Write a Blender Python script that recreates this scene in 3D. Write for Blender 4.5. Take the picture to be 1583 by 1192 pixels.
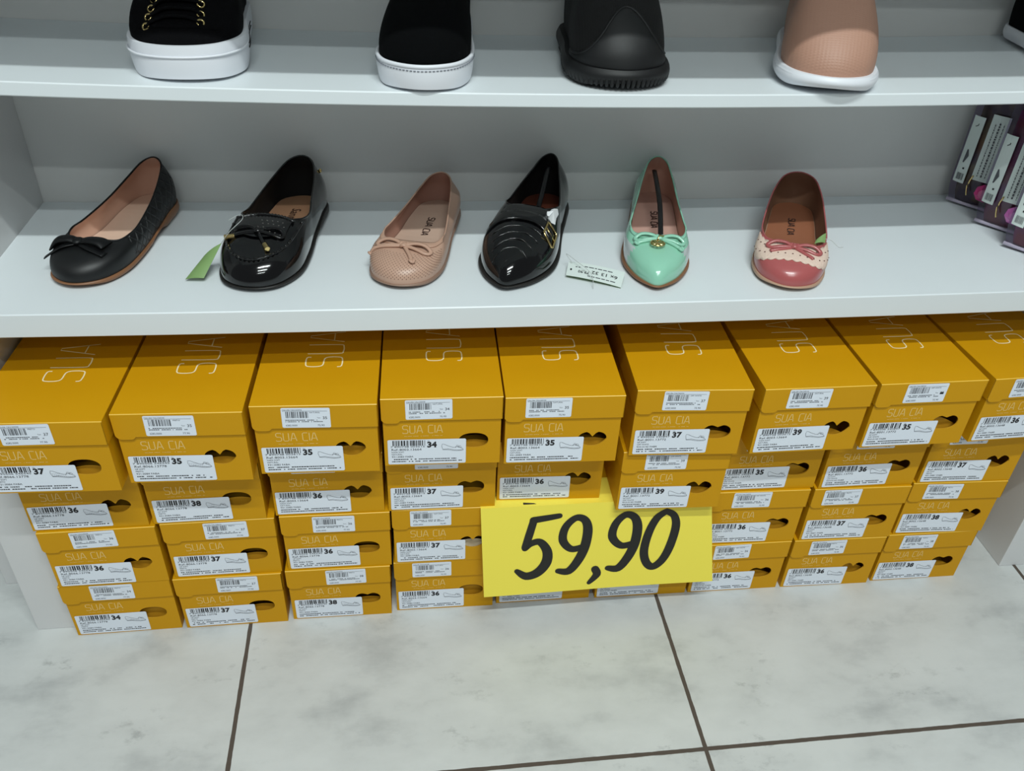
import bpy, bmesh, math, random
from mathutils import Vector, Matrix
from mathutils.geometry import tessellate_polygon
random.seed(4)
for o in list(bpy.data.objects): bpy.data.objects.remove(o)
SC = bpy.context.scene
COL = SC.collection
pi = math.pi
# ------------------------------------------------------------------ camera
cam = bpy.data.cameras.new('camera'); co = bpy.data.objects.new('camera', cam); COL.objects.link(co)
Cp = Vector((-0.00965, -0.84639, 1.00913))
FW = Vector((0.11962542, 0.80387107, -0.58265003)); RT = Vector((0.99216745, -0.11805488, 0.04082648)); UP = Vector((0.03596545, 0.58297028, 0.81169707))
m = Matrix((RT, UP, -FW)).transposed().to_4x4(); m.translation = Cp
co.matrix_world = m
cam.sensor_fit = 'HORIZONTAL'; cam.sensor_width = 36.0; cam.lens = 1319.6*36.0/1583.0
cam.clip_start = 0.02
SC.camera = co
# ------------------------------------------------------------------ world, lamps, exposure
w = bpy.data.worlds.new('world'); SC.world = w; w.use_nodes = True
bg = w.node_tree.nodes['Background']; bg.inputs[0].default_value = (0.90, 0.97, 1.0, 1); bg.inputs[1].default_value = 0.165
def tube_lamp(x, y, z, length, power):
    l = bpy.data.lights.new('ceiling_tube', 'AREA'); l.shape = 'RECTANGLE'; l.size = length; l.size_y = 0.05
    l.energy = power; l.color = (0.915, 1.0, 0.985)
    o = bpy.data.objects.new('ceiling_tube', l); COL.objects.link(o); o.location = (x, y, z)
    return o
tube_lamp(0.15, -1.18, 2.65, 1.2, 40.5)
tube_lamp(0.15, -1.86, 2.65, 1.2, 25)
tube_lamp(0.10, -2.70, 2.65, 1.2, 17)
SC.view_settings.view_transform = 'Standard'; SC.view_settings.look = 'None'
SC.view_settings.gamma = 1.0; SC.view_settings.exposure = 0.0; SC.view_settings.use_curve_mapping = False
# ------------------------------------------------------------------ materials
def lin(c):
    return tuple(((v/255.0)/12.92 if v/255.0 <= 0.04045 else ((v/255.0+0.055)/1.055)**2.4) for v in c)
MATS = {}
def mat(name, rgb, rough=0.5, metal=0.0, coat=0.0, spec=0.5, bump=0.0, bscale=300, sheen=0.0, var=0.0, trans=0.0, alpha=1.0):
    if name in MATS: return MATS[name]
    M = bpy.data.materials.new(name); M.use_nodes = True; nt = M.node_tree; p = nt.nodes['Principled BSDF']
    c = lin(rgb)
    p.inputs['Base Color'].default_value = (*c, 1); p.inputs['Roughness'].default_value = rough
    p.inputs['Metallic'].default_value = metal; p.inputs['Coat Weight'].default_value = coat; p.inputs['Coat Roughness'].default_value = 0.08
    p.inputs['Specular IOR Level'].default_value = spec; p.inputs['Sheen Weight'].default_value = sheen
    p.inputs['Transmission Weight'].default_value = trans; p.inputs['Alpha'].default_value = alpha
    tc = nt.nodes.new('ShaderNodeTexCoord')
    if var > 0:
        n = nt.nodes.new('ShaderNodeTexNoise'); n.inputs['Scale'].default_value = 14; n.inputs['Detail'].default_value = 5
        nt.links.new(tc.outputs['Object'], n.inputs['Vector'])
        mx = nt.nodes.new('ShaderNodeMix'); mx.data_type = 'RGBA'
        mx.inputs[6].default_value = (*[v*(1-var) for v in c], 1); mx.inputs[7].default_value = (*[min(1, v*(1+var)) for v in c], 1)
        nt.links.new(n.outputs['Fac'], mx.inputs[0]); nt.links.new(mx.outputs[2], p.inputs['Base Color'])
    if bump > 0:
        n = nt.nodes.new('ShaderNodeTexNoise'); n.inputs['Scale'].default_value = bscale; n.inputs['Detail'].default_value = 3
        nt.links.new(tc.outputs['Object'], n.inputs['Vector'])
        b = nt.nodes.new('ShaderNodeBump'); b.inputs['Strength'].default_value = bump; b.inputs['Distance'].default_value = 0.001
        nt.links.new(n.outputs['Fac'], b.inputs['Height']); nt.links.new(b.outputs[0], p.inputs['Normal'])
    MATS[name] = M
    return M
def node(nt, t, **kw):
    n = nt.nodes.new(t)
    for k, v in kw.items(): setattr(n, k, v)
    return n
def math_node(nt, op, a, b=None, c=None):
    n = nt.nodes.new('ShaderNodeMath'); n.operation = op
    for i, v in enumerate((a, b, c)):
        if v is None: continue
        if hasattr(v, 'is_output'): nt.links.new(v, n.inputs[i])
        else: n.inputs[i].default_value = v
    return n.outputs[0]
M_white = mat('white_laminate', (223, 229, 232), 0.42, var=0.02, bump=0.03, bscale=500)
M_back = mat('white_backboard', (226, 226, 224), 0.6, var=0.03)
M_panel = mat('pale_panel', (214, 214, 214), 0.5, var=0.03)
M_box = mat('mustard_card', (208, 151, 10), 0.5, spec=0.18, var=0.035, bump=0.04, bscale=90)
M_crease_highlight = mat('worn_crease_highlight', (244, 206, 96), 0.4)  # worn lid fold, with the bright top edge highlight painted into its pale colour
M_boxin = mat('mustard_card_inner', (205, 150, 30), 0.6)
M_dark = mat('box_interior', (60, 40, 15), 0.9)
M_foil = mat('cream_foil', (255, 244, 205), 0.35)
M_gold_print = mat('pale_gold_print', (236, 200, 120), 0.4)
M_sticker = mat('sticker_paper', (230, 236, 246), 0.45)
M_ink = mat('black_ink', (28, 28, 32), 0.6)
M_ink2 = mat('grey_ink', (80, 82, 88), 0.6)
M_foot = mat('yellow_paper', (250, 232, 84), 0.6, var=0.01)
M_black_marker = mat('black_print', (26, 24, 20), 0.5)
# floor: large tiles, clouded cement look, dark grout
def floor_material():
    M = bpy.data.materials.new('clouded_tile'); M.use_nodes = True; nt = M.node_tree; p = nt.nodes['Principled BSDF']
    g = node(nt, 'ShaderNodeNewGeometry'); sp = node(nt, 'ShaderNodeSeparateXYZ'); nt.links.new(g.outputs['Position'], sp.inputs[0])
    # wobble of the grout edges
    nw = node(nt, 'ShaderNodeTexNoise'); nw.inputs['Scale'].default_value = 45; nt.links.new(g.outputs['Position'], nw.inputs['Vector'])
    wob = math_node(nt, 'MULTIPLY', math_node(nt, 'SUBTRACT', nw.outputs['Fac'], 0.5), 0.0016)
    def line(v, off):
        a = math_node(nt, 'DIVIDE', math_node(nt, 'SUBTRACT', v, off), 0.6)
        fr = math_node(nt, 'FRACT', math_node(nt, 'ADD', a, 50.5))
        d = math_node(nt, 'MULTIPLY', math_node(nt, 'ABSOLUTE', math_node(nt, 'SUBTRACT', fr, 0.5)), 0.6)
        return math_node(nt, 'ADD', d, wob)
    dx = line(sp.outputs['X'], -0.2478); dy = line(sp.outputs['Y'], -0.2656)
    dm = math_node(nt, 'MINIMUM', dx, dy)
    gr = math_node(nt, 'LESS_THAN', dm, 0.0028)
    n1 = node(nt, 'ShaderNodeTexNoise'); n1.inputs['Scale'].default_value = 7.0; n1.inputs['Detail'].default_value = 9; n1.inputs['Roughness'].default_value = 0.62; n1.inputs['Distortion'].default_value = 0.0
    mp = node(nt, 'ShaderNodeMapping'); mp.inputs['Scale'].default_value = (1, 1.7, 1); mp.inputs['Location'].default_value = (0.3, 1.2, 0)
    nt.links.new(g.outputs['Position'], mp.inputs[0]); nt.links.new(mp.outputs[0], n1.inputs['Vector'])
    r1 = node(nt, 'ShaderNodeValToRGB'); e = r1.color_ramp.elements
    e[0].position = 0.30; e[0].color = (*lin((176, 179, 179)), 1); e[1].position = 0.62; e[1].color = (*lin((206, 209, 208)), 1)
    x = r1.color_ramp.elements.new(0.47); x.color = (*lin((199, 202, 201)), 1)
    nt.links.new(n1.outputs['Fac'], r1.inputs[0])
    n2 = node(nt, 'ShaderNodeTexNoise'); n2.inputs['Scale'].default_value = 34; n2.inputs['Detail'].default_value = 7; n2.inputs['Roughness'].default_value = 0.7
    nt.links.new(mp.outputs[0], n2.inputs['Vector'])
    n3 = node(nt, 'ShaderNodeTexNoise'); n3.inputs['Scale'].default_value = 7.5; n3.inputs['Detail'].default_value = 4
    nt.links.new(mp.outputs[0], n3.inputs['Vector'])
    r3 = node(nt, 'ShaderNodeMapRange'); r3.inputs[1].default_value = 0.53; r3.inputs[2].default_value = 0.66; nt.links.new(n3.outputs['Fac'], r3.inputs[0])
    r2 = node(nt, 'ShaderNodeMapRange'); r2.inputs[1].default_value = 0.54; r2.inputs[2].default_value = 0.66; nt.links.new(n2.outputs['Fac'], r2.inputs[0])
    sp2 = math_node(nt, 'MULTIPLY', math_node(nt, 'MULTIPLY', r2.outputs[0], r3.outputs[0]), 0.5)
    m1 = node(nt, 'ShaderNodeMix', data_type='RGBA'); nt.links.new(sp2, m1.inputs[0]); nt.links.new(r1.outputs[0], m1.inputs[6]); m1.inputs[7].default_value = (*lin((140, 143, 143)), 1)
    m2 = node(nt, 'ShaderNodeMix', data_type='RGBA'); nt.links.new(gr, m2.inputs[0]); nt.links.new(m1.outputs[2], m2.inputs[6]); m2.inputs[7].default_value = (*lin((84, 74, 66)), 1)
    nt.links.new(m2.outputs[2], p.inputs['Base Color'])
    rr = math_node(nt, 'MULTIPLY_ADD', gr, 0.5, 0.38); nt.links.new(rr, p.inputs['Roughness'])
    b = node(nt, 'ShaderNodeBump'); b.inputs['Strength'].default_value = 0.6; b.inputs['Distance'].default_value = 0.002; b.invert = True
    nt.links.new(gr, b.inputs['Height']); nt.links.new(b.outputs[0], p.inputs['Normal'])
    return M
# ------------------------------------------------------------------ mesh helpers
class MB:
    def __init__(s): s.v = []; s.f = []; s.m = []; s.mats = []
    def mi(s, M):
        if M not in s.mats: s.mats.append(M)
        return s.mats.index(M)
    def add(s, vs, fs, M):
        n = len(s.v); s.v += [tuple(v) for v in vs]; k = s.mi(M)
        for f in fs: s.f.append(tuple(i+n for i in f)); s.m.append(k)
    def box(s, x0, x1, y0, y1, z0, z1, M):
        vs = [(x, y, z) for z in (z0, z1) for y in (y0, y1) for x in (x0, x1)]
        s.add(vs, [(0, 2, 3, 1), (4, 5, 7, 6), (0, 1, 5, 4), (2, 6, 7, 3), (0, 4, 6, 2), (1, 3, 7, 5)], M)
    def poly(s, pts, M, holes=()):
        loops = [[Vector(p) for p in pts]] + [[Vector(p) for p in h] for h in holes]
        tris = tessellate_polygon(loops); allp = [p for l in loops for p in l]
        s.add(allp, [tuple(t) for t in tris], M)
    def build(s, name, parent=None, smooth=False, bevel=0, loc=None, subd=0, autos=None):
        me = bpy.data.meshes.new(name); me.from_pydata(s.v, [], s.f); 
        for M in s.mats: me.materials.append(M)
        me.polygons.foreach_set('material_index', s.m)
        if smooth: me.polygons.foreach_set('use_smooth', [True]*len(me.polygons))
        me.update()
        o = bpy.data.objects.new(name, me); COL.objects.link(o)
        if parent is not None: o.parent = parent
        if loc is not None: o.location = loc
        if bevel:
            b = o.modifiers.new('bevel', 'BEVEL'); b.width = bevel; b.segments = 2; b.limit_method = 'ANGLE'
        if subd:
            b = o.modifiers.new('subd', 'SUBSURF'); b.levels = subd; b.render_levels = subd
        return o
def empty(name, loc=(0, 0, 0), rz=0.0, label=None, cat=None, group=None):
    o = bpy.data.objects.new(name, None); COL.objects.link(o); o.location = loc; o.rotation_euler = (0, 0, rz); o.empty_display_size = 0.02
    if label: o['label'] = label
    if cat: o['category'] = cat
    if group: o['group'] = group
    return o
def tag(o, label, cat, group=None):
    o['label'] = label; o['category'] = cat
    if group: o['group'] = group
    return o
def smooth_path(pts, n=6, closed=False):
    P = [Vector(p) for p in pts]; out = []; N = len(P); segs = N if closed else N-1
    for i in range(segs):
        if closed: p0, p1, p2, p3 = P[(i-1) % N], P[i], P[(i+1) % N], P[(i+2) % N]
        else: p0, p1, p2, p3 = P[max(i-1, 0)], P[i], P[i+1], P[min(i+2, N-1)]
        for k in range(n):
            t = k/n
            out.append(0.5*((2*p1)+(-p0+p2)*t+(2*p0-5*p1+4*p2-p3)*t*t+(-p0+3*p1-3*p2+p3)*t**3))
    if not closed: out.append(P[-1])
    return out
def tube(mb, pts, r, M, seg=8, closed=False, rz=None, up=None):
    """sweep an ellipse (r across, rz along the normal) along the points; r may be a list"""
    P = [Vector(p) for p in pts]; N = len(P); vs = []; fs = []
    upv = Vector(up) if up else Vector((0, 0, 1))
    for i in range(N):
        if closed: t = P[(i+1) % N]-P[(i-1) % N]
        else: t = P[min(i+1, N-1)]-P[max(i-1, 0)]
        if t.length < 1e-9: t = Vector((0, 1, 0))
        t.normalize(); a = t.cross(upv)
        if a.length < 1e-3: a = t.cross(Vector((1, 0, 0)))
        a.normalize(); b = a.cross(t)
        ra = r[i] if isinstance(r, (list, tuple)) else r
        rb = (rz[i] if isinstance(rz, (list, tuple)) else rz) if rz is not None else ra
        for k in range(seg):
            an = 2*pi*k/seg; vs.append(P[i]+a*(math.cos(an)*ra)+b*(math.sin(an)*rb))
    lim = N if closed else N-1
    for i in range(lim):
        j = (i+1) % N
        for k in range(seg):
            l = (k+1) % seg; fs.append((i*seg+k, i*seg+l, j*seg+l, j*seg+k))
    if not closed:
        fs.append(tuple(range(seg))[::-1]); fs.append(tuple((N-1)*seg+k for k in range(seg)))
    mb.add(vs, fs, M)
def ball(mb, c, r, M, seg=10, rings=7):
    rx, ry, rz = r if isinstance(r, tuple) else (r, r, r)
    vs = [(c[0], c[1], c[2]-rz)]; fs = []
    for i in range(1, rings):
        a = pi*i/rings
        for k in range(seg):
            b = 2*pi*k/seg; vs.append((c[0]+rx*math.sin(a)*math.cos(b), c[1]+ry*math.sin(a)*math.sin(b), c[2]-rz*math.cos(a)))
    vs.append((c[0], c[1], c[2]+rz)); L = len(vs)-1
    for k in range(seg):
        l = (k+1) % seg; fs.append((0, 1+l, 1+k)); fs.append((L, 1+(rings-2)*seg+k, 1+(rings-2)*seg+l))
        for i in range(rings-2): fs.append((1+i*seg+k, 1+i*seg+l, 1+(i+1)*seg+l, 1+(i+1)*seg+k))
    mb.add(vs, fs, M)
# flat 2-D drawing on a plane: T maps (u,v) -> 3-D
def ribbon(mb, pts, wd, M, T, caps=True):
    P = [Vector((p[0], p[1])) for p in pts]; N = len(P)
    W = wd if isinstance(wd, (list, tuple)) else [wd]*N
    vs = []; fs = []
    for i in range(N):
        t = P[min(i+1, N-1)]-P[max(i-1, 0)]
        if t.length < 1e-9: t = Vector((1, 0))
        t.normalize(); n = Vector((-t.y, t.x))
        vs.append(T(*(P[i]+n*W[i]/2))); vs.append(T(*(P[i]-n*W[i]/2)))
    for i in range(N-1): fs.append((2*i, 2*i+1, 2*i+3, 2*i+2))
    mb.add(vs, fs, M)
    if caps:
        for i, sg in ((0, -1), (N-1, 1)):
            t = (P[1]-P[0]) if i == 0 else (P[-1]-P[-2])
            if t.length < 1e-9: continue
            t.normalize(); n = Vector((-t.y, t.x)); c = P[i]; h = W[i]/2
            arc = [T(*(c+n*h*math.cos(a)+t*sg*h*math.sin(a))) for a in [pi*k/6 for k in range(7)]]
            mb.add(arc, [tuple(range(7))], M)
def rrect(u0, v0, u1, v1, r, n=4):
    out = []
    for cx, cy, a0 in ((u1-r, v1-r, 0), (u0+r, v1-r, pi/2), (u0+r, v0+r, pi), (u1-r, v0+r, 3*pi/2)):
        for k in range(n+1):
            a = a0+pi/2*k/n; out.append((cx+r*math.cos(a), cy+r*math.sin(a)))
    return out
TXT = {}
def text_geo(s, bold=0.0):
    key = (s, bold)
    if key in TXT: return TXT[key]
    cu = bpy.data.curves.new('t', 'FONT'); cu.body = s; cu.size = 1.0; cu.resolution_u = 2; cu.offset = bold; cu.fill_mode = 'FRONT'
    o = bpy.data.objects.new('t', cu); me = o.to_mesh()
    vs = [tuple(v.co[:2]) for v in me.vertices]; fs = [tuple(p.vertices) for p in me.polygons]
    o.to_mesh_clear(); bpy.data.objects.remove(o); bpy.data.curves.remove(cu)
    if vs:
        x0 = min(v[0] for v in vs); x1 = max(v[0] for v in vs)
    else: x0, x1 = 0, 1
    TXT[key] = ([((v[0]-x0), v[1]) for v in vs], fs, x1-x0)
    return TXT[key]
def text(mb, s, u, v, h, M, T, width=None, bold=0.0):
    """cap height h (Bfont caps are ~0.72 of size); width squeezes the line to fit"""
    vs, fs, wd = text_geo(s, bold); sc = h/0.72; sx = sc if width is None else width/wd
    mb.add([T(u+a*sx, v+b*sc) for a, b in vs], fs, M)
# thin square logo lettering, unit cell height 1
GL = {'S': ([[(.62, .88), (.58, 1), (.14, 1), (.03, .90), (.03, .64), (.14, .52), (.50, .50), (.62, .38), (.62, .12), (.52, 0), (.06, 0), (.0, .12)]], .66),
      'U': ([[(.03, 1), (.03, .12), (.14, 0), (.50, 0), (.62, .12), (.62, 1)]], .66),
      'A': ([[(0, 0), (.30, 1), (.42, 1), (.68, 0)], [(.12, .30), (.60, .30)]], .68),
      'C': ([[(.58, .95), (.52, 1), (.14, 1), (.03, .88), (.03, .12), (.14, 0), (.52, 0), (.58, .05)]], .60),
      'I': ([[(.03, 0), (.03, 1)]], .06), ' ': ([], .34)}
def logo(mb, s, u, v, h, wtot, sw, M, T, sm=False):
    tot = sum(GL[c][1] for c in s)+0.16*(len(s)-1); k = wtot/tot; x = 0
    for c in s:
        for st in GL[c][0]:
            pts = [(u+(x+a)*k, v+b*h) for a, b in st]
            if sm and c in 'SUC':
                pts = [(p[0], p[1]) for p in smooth_path([(a, b, 0) for a, b in pts], 3)]
            ribbon(mb, pts, sw, M, T, caps=False)
        x += GL[c][1]+0.16
# ------------------------------------------------------------------ floor and wall
mb = MB(); mb.add([(-4, -4, 0), (4, -4, 0), (4, 1.2, 0), (-4, 1.2, 0)], [(0, 1, 2, 3)], floor_material())
fl = mb.build('floor'); fl['kind'] = 'structure'
mb = MB(); mb.box(-4, 4, 0.345, 0.40, 0.0, 3.0, mat('painted_wall', (205, 207, 205), 0.7, var=0.02))
o = mb.build('wall_back'); o['kind'] = 'structure'
# ------------------------------------------------------------------ shelving unit
XL, XR = -0.4890, 0.9257
XC, XH = 0.226, 0.712
ZM, TM, SM = 0.5142, 0.0294, 0.0055
ZU, TU, SU, YU = 0.7485, 0.0146, 0.0133, 0.0531
YB = 0.297
def zmid(x): return ZM-SM*max(0, 1-((x-XC)/XH)**2)
def zup(x): return ZU-SU*max(0, 1-((x-XC)/XH)**2)
unit = empty('shelf_unit', (0, 0, 0), 0, 'white laminate wall shelving unit with sagging shelves above yellow shoe boxes', 'shelf unit')
def slab(zf, t, y0, y1, name):
    mb = MB(); N = 28; prof = []
    e = 0.0012
    ring = [(y0+e, 0), (y0, -e), (y0, -t+e), (y0+e, -t), (y1, -t), (y1, 0)]
    vs = []; fs = []
    for i in range(N+1):
        x = XL+(XR-XL)*i/N
        for (y, z) in ring: vs.append((x, y, zf(x)+z))
    R = len(ring)
    for i in range(N):
        for k in range(R):
            l = (k+1) % R; fs.append((i*R+k, (i+1)*R+k, (i+1)*R+l, i*R+l))
    fs.append(tuple(range(R))); fs.append(tuple(N*R+k for k in range(R))[::-1])
    mb.add(vs, fs, M_white); return mb.build(name, unit)
slab(zmid, TM, 0.0, YB-0.0005, 'shelf_board')
slab(zup, TU, YU, YB-0.0005, 'shelf_board')
slab(lambda x: 1.02, TU, -0.07, YB-0.0005, 'shelf_board')
mb = MB(); mb.box(XL-0.02, XR+0.02, YB, YB+0.012, 0.06, 1.30, M_back); mb.build('back_panel', unit)
mb = MB(); mb.box(-0.5418, XL-0.0002, 0.0, YB-0.0002, 0.0, 1.30, M_panel); mb.build('side_panel', unit, bevel=0.0012)
mb = MB(); mb.box(XR+0.0002, 1.02, 0.0, YB-0.0002, 0.0, 1.30, M_panel); mb.build('side_panel', unit, bevel=0.0012)
mb = MB(); mb.box(-0.614, -0.545, 0.09, YB+0.012, 0.0, 1.30, M_panel)
o = mb.build('divider_panel', bevel=0.001); tag(o, 'narrow white panel set back beside the left end of the shelving, reaching the floor', 'panel')
# ------------------------------------------------------------------ shoe boxes
BX = {'A1':(-0.4160,-0.0625,-0.0329),'B1':(-0.2679,-0.0548,-0.0305),'C1':(-0.1187,-0.0498,-0.0325),'D1':(0.0281,-0.0451,-0.0259),'E1':(0.1736,-0.0519,-0.0280),'F1':(0.3333,-0.0484,-0.0467),'G1':(0.4903,-0.0528,0.0022),'H1':(0.6401,-0.0510,0.0075),'I1':(0.7933,-0.0470,0.0418),'A2':(-0.4160,-0.0175,-0.0023),'B2':(-0.2700,-0.0160,0.0),'C2':(-0.1180,-0.0131,-0.0137),'D2':(0.0283,-0.0151,-0.0058),'E2':(0.1725,-0.0078,-0.0412),'F2':(0.3309,-0.0379,-0.0287),'G2':(0.4800,-0.0110,-0.0162),'H2':(0.6269,-0.0155,-0.0061),'I2':(0.7760,-0.0162,-0.0252),'A3':(-0.4110,-0.0178,0.0100),'B3':(-0.2625,-0.0136,0.0039),'C3':(-0.1130,-0.0126,-0.0114),'D3':(0.0327,-0.0127,-0.0203),'E3':(0.1785,-0.0095,-0.0100),'F3':(0.3265,-0.0095,-0.0100),'G3':(0.4745,-0.0119,-0.0260),'H3':(0.6243,-0.0157,-0.0240),'I3':(0.7734,-0.0146,-0.0320),'A4':(-0.4130,-0.0139,0.0100),'B4':(-0.2655,-0.0142,0.0),'C4':(-0.1170,-0.0121,-0.0079),'D4':(0.0315,-0.0091,-0.0150),'E4':(0.1779,-0.0075,-0.0059),'F4':(0.3273,-0.0099,-0.0126),'G4':(0.4723,-0.0115,-0.0100),'H4':(0.6204,-0.0138,-0.0180),'I4':(0.7690,-0.0126,-0.0060)}
K8066 = ('8066.13778', 'NP SOFT', 'PRETO', '931.0084 FABA', '7 890506 546545')
K8003 = ('8003.13664', 'NAPA SOFT', 'NATURAL', '931.0083 FABA', '7 890748 003615')
K8001 = ('8001.13772', 'NP SOFT', 'OFF WHITE', '933.0143 FABR', '7 890506 340897')
K8002 = ('8002.13648', 'NP SOFT', 'PRETO', '931.0081 FABR', '7 890506 341375')
# size, reference, lid label start (share of width), hole shape, inner flap height share, flap slant
INFO = {
'A1': (37, K8066, .23, 'oval', .45, 0), 'B1': (35, K8066, .24, 'heart', .35, 0), 'C1': (35, K8003, .24, 'heart', .55, 0), 'D1': (34, K8003, .20, 'oval', .40, 0),
'E1': (35, K8003, .17, 'heart', .45, 0), 'F1': (37, K8001, .23, 'bean', .45, .2), 'G1': (39, K8003, .22, 'heart', .30, .9), 'H1': (35, K8001, .25, 'bean', .75, .9), 'I1': (36, K8002, .20, 'heart', .4, .5),
'A2': (36, K8066, .30, 'heart', .30, 0), 'B2': (38, K8066, .45, 'oval', .45, 0), 'C2': (36, K8003, .20, 'heart', .20, 0), 'D2': (37, K8003, .26, 'bean', .25, 0),
'E2': (36, K8003, .22, 'heart', .35, 0), 'F2': (39, K8001, .21, 'heart', .35, 0), 'G2': (35, K8001, .20, 'bean', .7, .9), 'H2': (36, K8001, .25, 'bean', .45, .6), 'I2': (37, K8002, .16, 'heart', .30, .7),
'A3': (36, K8066, .27, 'heart', .45, 0), 'B3': (37, K8066, .37, 'oval', .40, 0), 'C3': (36, K8066, .29, 'oval', .45, 0), 'D3': (37, K8003, .17, 'heart', .5, 0),
'E3': (38, K8003, .20, 'heart', .45, 0), 'F3': (38, K8001, .22, 'bean', .45, 0), 'G3': (36, K8001, .23, 'bean', .6, .7), 'H3': (37, K8002, .11, 'bean', .55, .7), 'I3': (38, K8002, .15, 'heart', .6, .8),
'A4': (34, K8066, .27, 'oval', .85, 0), 'B4': (37, K8066, .39, 'oval', .40, 0), 'C4': (38, K8066, .38, 'bean', .35, 0), 'D4': (36, K8003, .18, 'oval', .95, 0),
'E4': (36, K8003, .2, 'oval', .5, 0), 'F4': (36, K8001, .2, 'bean', .5, 0), 'G4': (36, K8001, .19, 'bean', .45, .6), 'H4': (36, K8002, .19, 'heart', .75, .9), 'I4': (38, K8002, .17, 'bean', .25, .6)}
BW, LW, BH, HL, LT, BD = 0.1406, 0.1434, 0.1036, 0.0326, 0.0030, 0.262
PITCH = 0.1041
def hole_pts(kind, n=36):
    out = []
    for i in range(n):
        a = 2*pi*i/n; c, s = math.cos(a), math.sin(a)
        x = .0180*math.copysign(abs(c)**0.85, c); z = .0115*math.copysign(abs(s)**0.9, s)
        if kind == 'heart':
            if s > 0: z -= .0080*math.exp(-(x/.0038)**2)
            else: z = -.0116*(1-min(1, abs(x/.0180))**2.3)
        if kind == 'bean' and s > 0: z -= .0040*math.exp(-(x/.005)**2)
        out.append((x, z))
    return out
def barcode(mb, u0, v0, u1, v1, T, seed, M=None):
    r = random.Random(seed); u = u0; total = u1-u0; step = total/62
    while u < u1-step:
        wd = step*r.choice((1, 1, 2, 2, 3)); ext = 0
        mb.add([T(u, v0-ext), T(min(u+wd, u1), v0-ext), T(min(u+wd, u1), v1), T(u, v1)], [(0, 1, 2, 3)], M or M_ink)
        u += wd+step*r.choice((1, 1, 2, 2, 3))
def smudge_line(mb, u0, u1, v, h, T, seed, M):
    r = random.Random(seed); u = u0
    while u < u1:
        wd = r.uniform(.6, 2.0)*h
        if r.random() < .82: mb.add([T(u, v), T(min(u+wd, u1), v), T(min(u+wd, u1), v+h), T(u, v+h)], [(0, 1, 2, 3)], M)
        u += wd+h*0.35
def shoe_icon(mb, u, v, s, T, dots):
    out = [(0, .30), (.02, .42), (.12, .40), (.30, .30), (.50, .22), (.64, .20), (.72, .27), (.80, .22), (.95, .14), (1.0, .06), (.93, .02), (.70, .0), (.45, .04), (.28, .08), (.06, .08), (.03, .18), (0, .30)]
    ribbon(mb, [(u+a*s, v+b*s) for a, b in out], .0004, M_ink2, T, caps=False)
    for bw in ([(.62, .20), (.70, .33), (.80, .30), (.72, .22), (.86, .30), (.92, .22), (.76, .2)], [(.04, .10), (.3, .13), (.5, .08), (.75, .05), (.97, .07)]):
        ribbon(mb, [(u+a*s, v+b*s) for a, b in bw], .0004, M_ink2, T, caps=False)
    if dots:
        for i in range(11):
            for j in range(3):
                a = .08+i*.075; b = .11+j*.075-.006*i*(i*.09)
                if j*.075+.11 < .36-.022*i and b > .03:
                    mb.add([T(u+a*s-.0003, v+b*s-.0003), T(u+a*s+.0003, v+b*s-.0003), T(u+a*s+.0003, v+b*s+.0003), T(u+a*s-.0003, v+b*s+.0003)], [(0, 1, 2, 3)], M_ink2)
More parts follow.
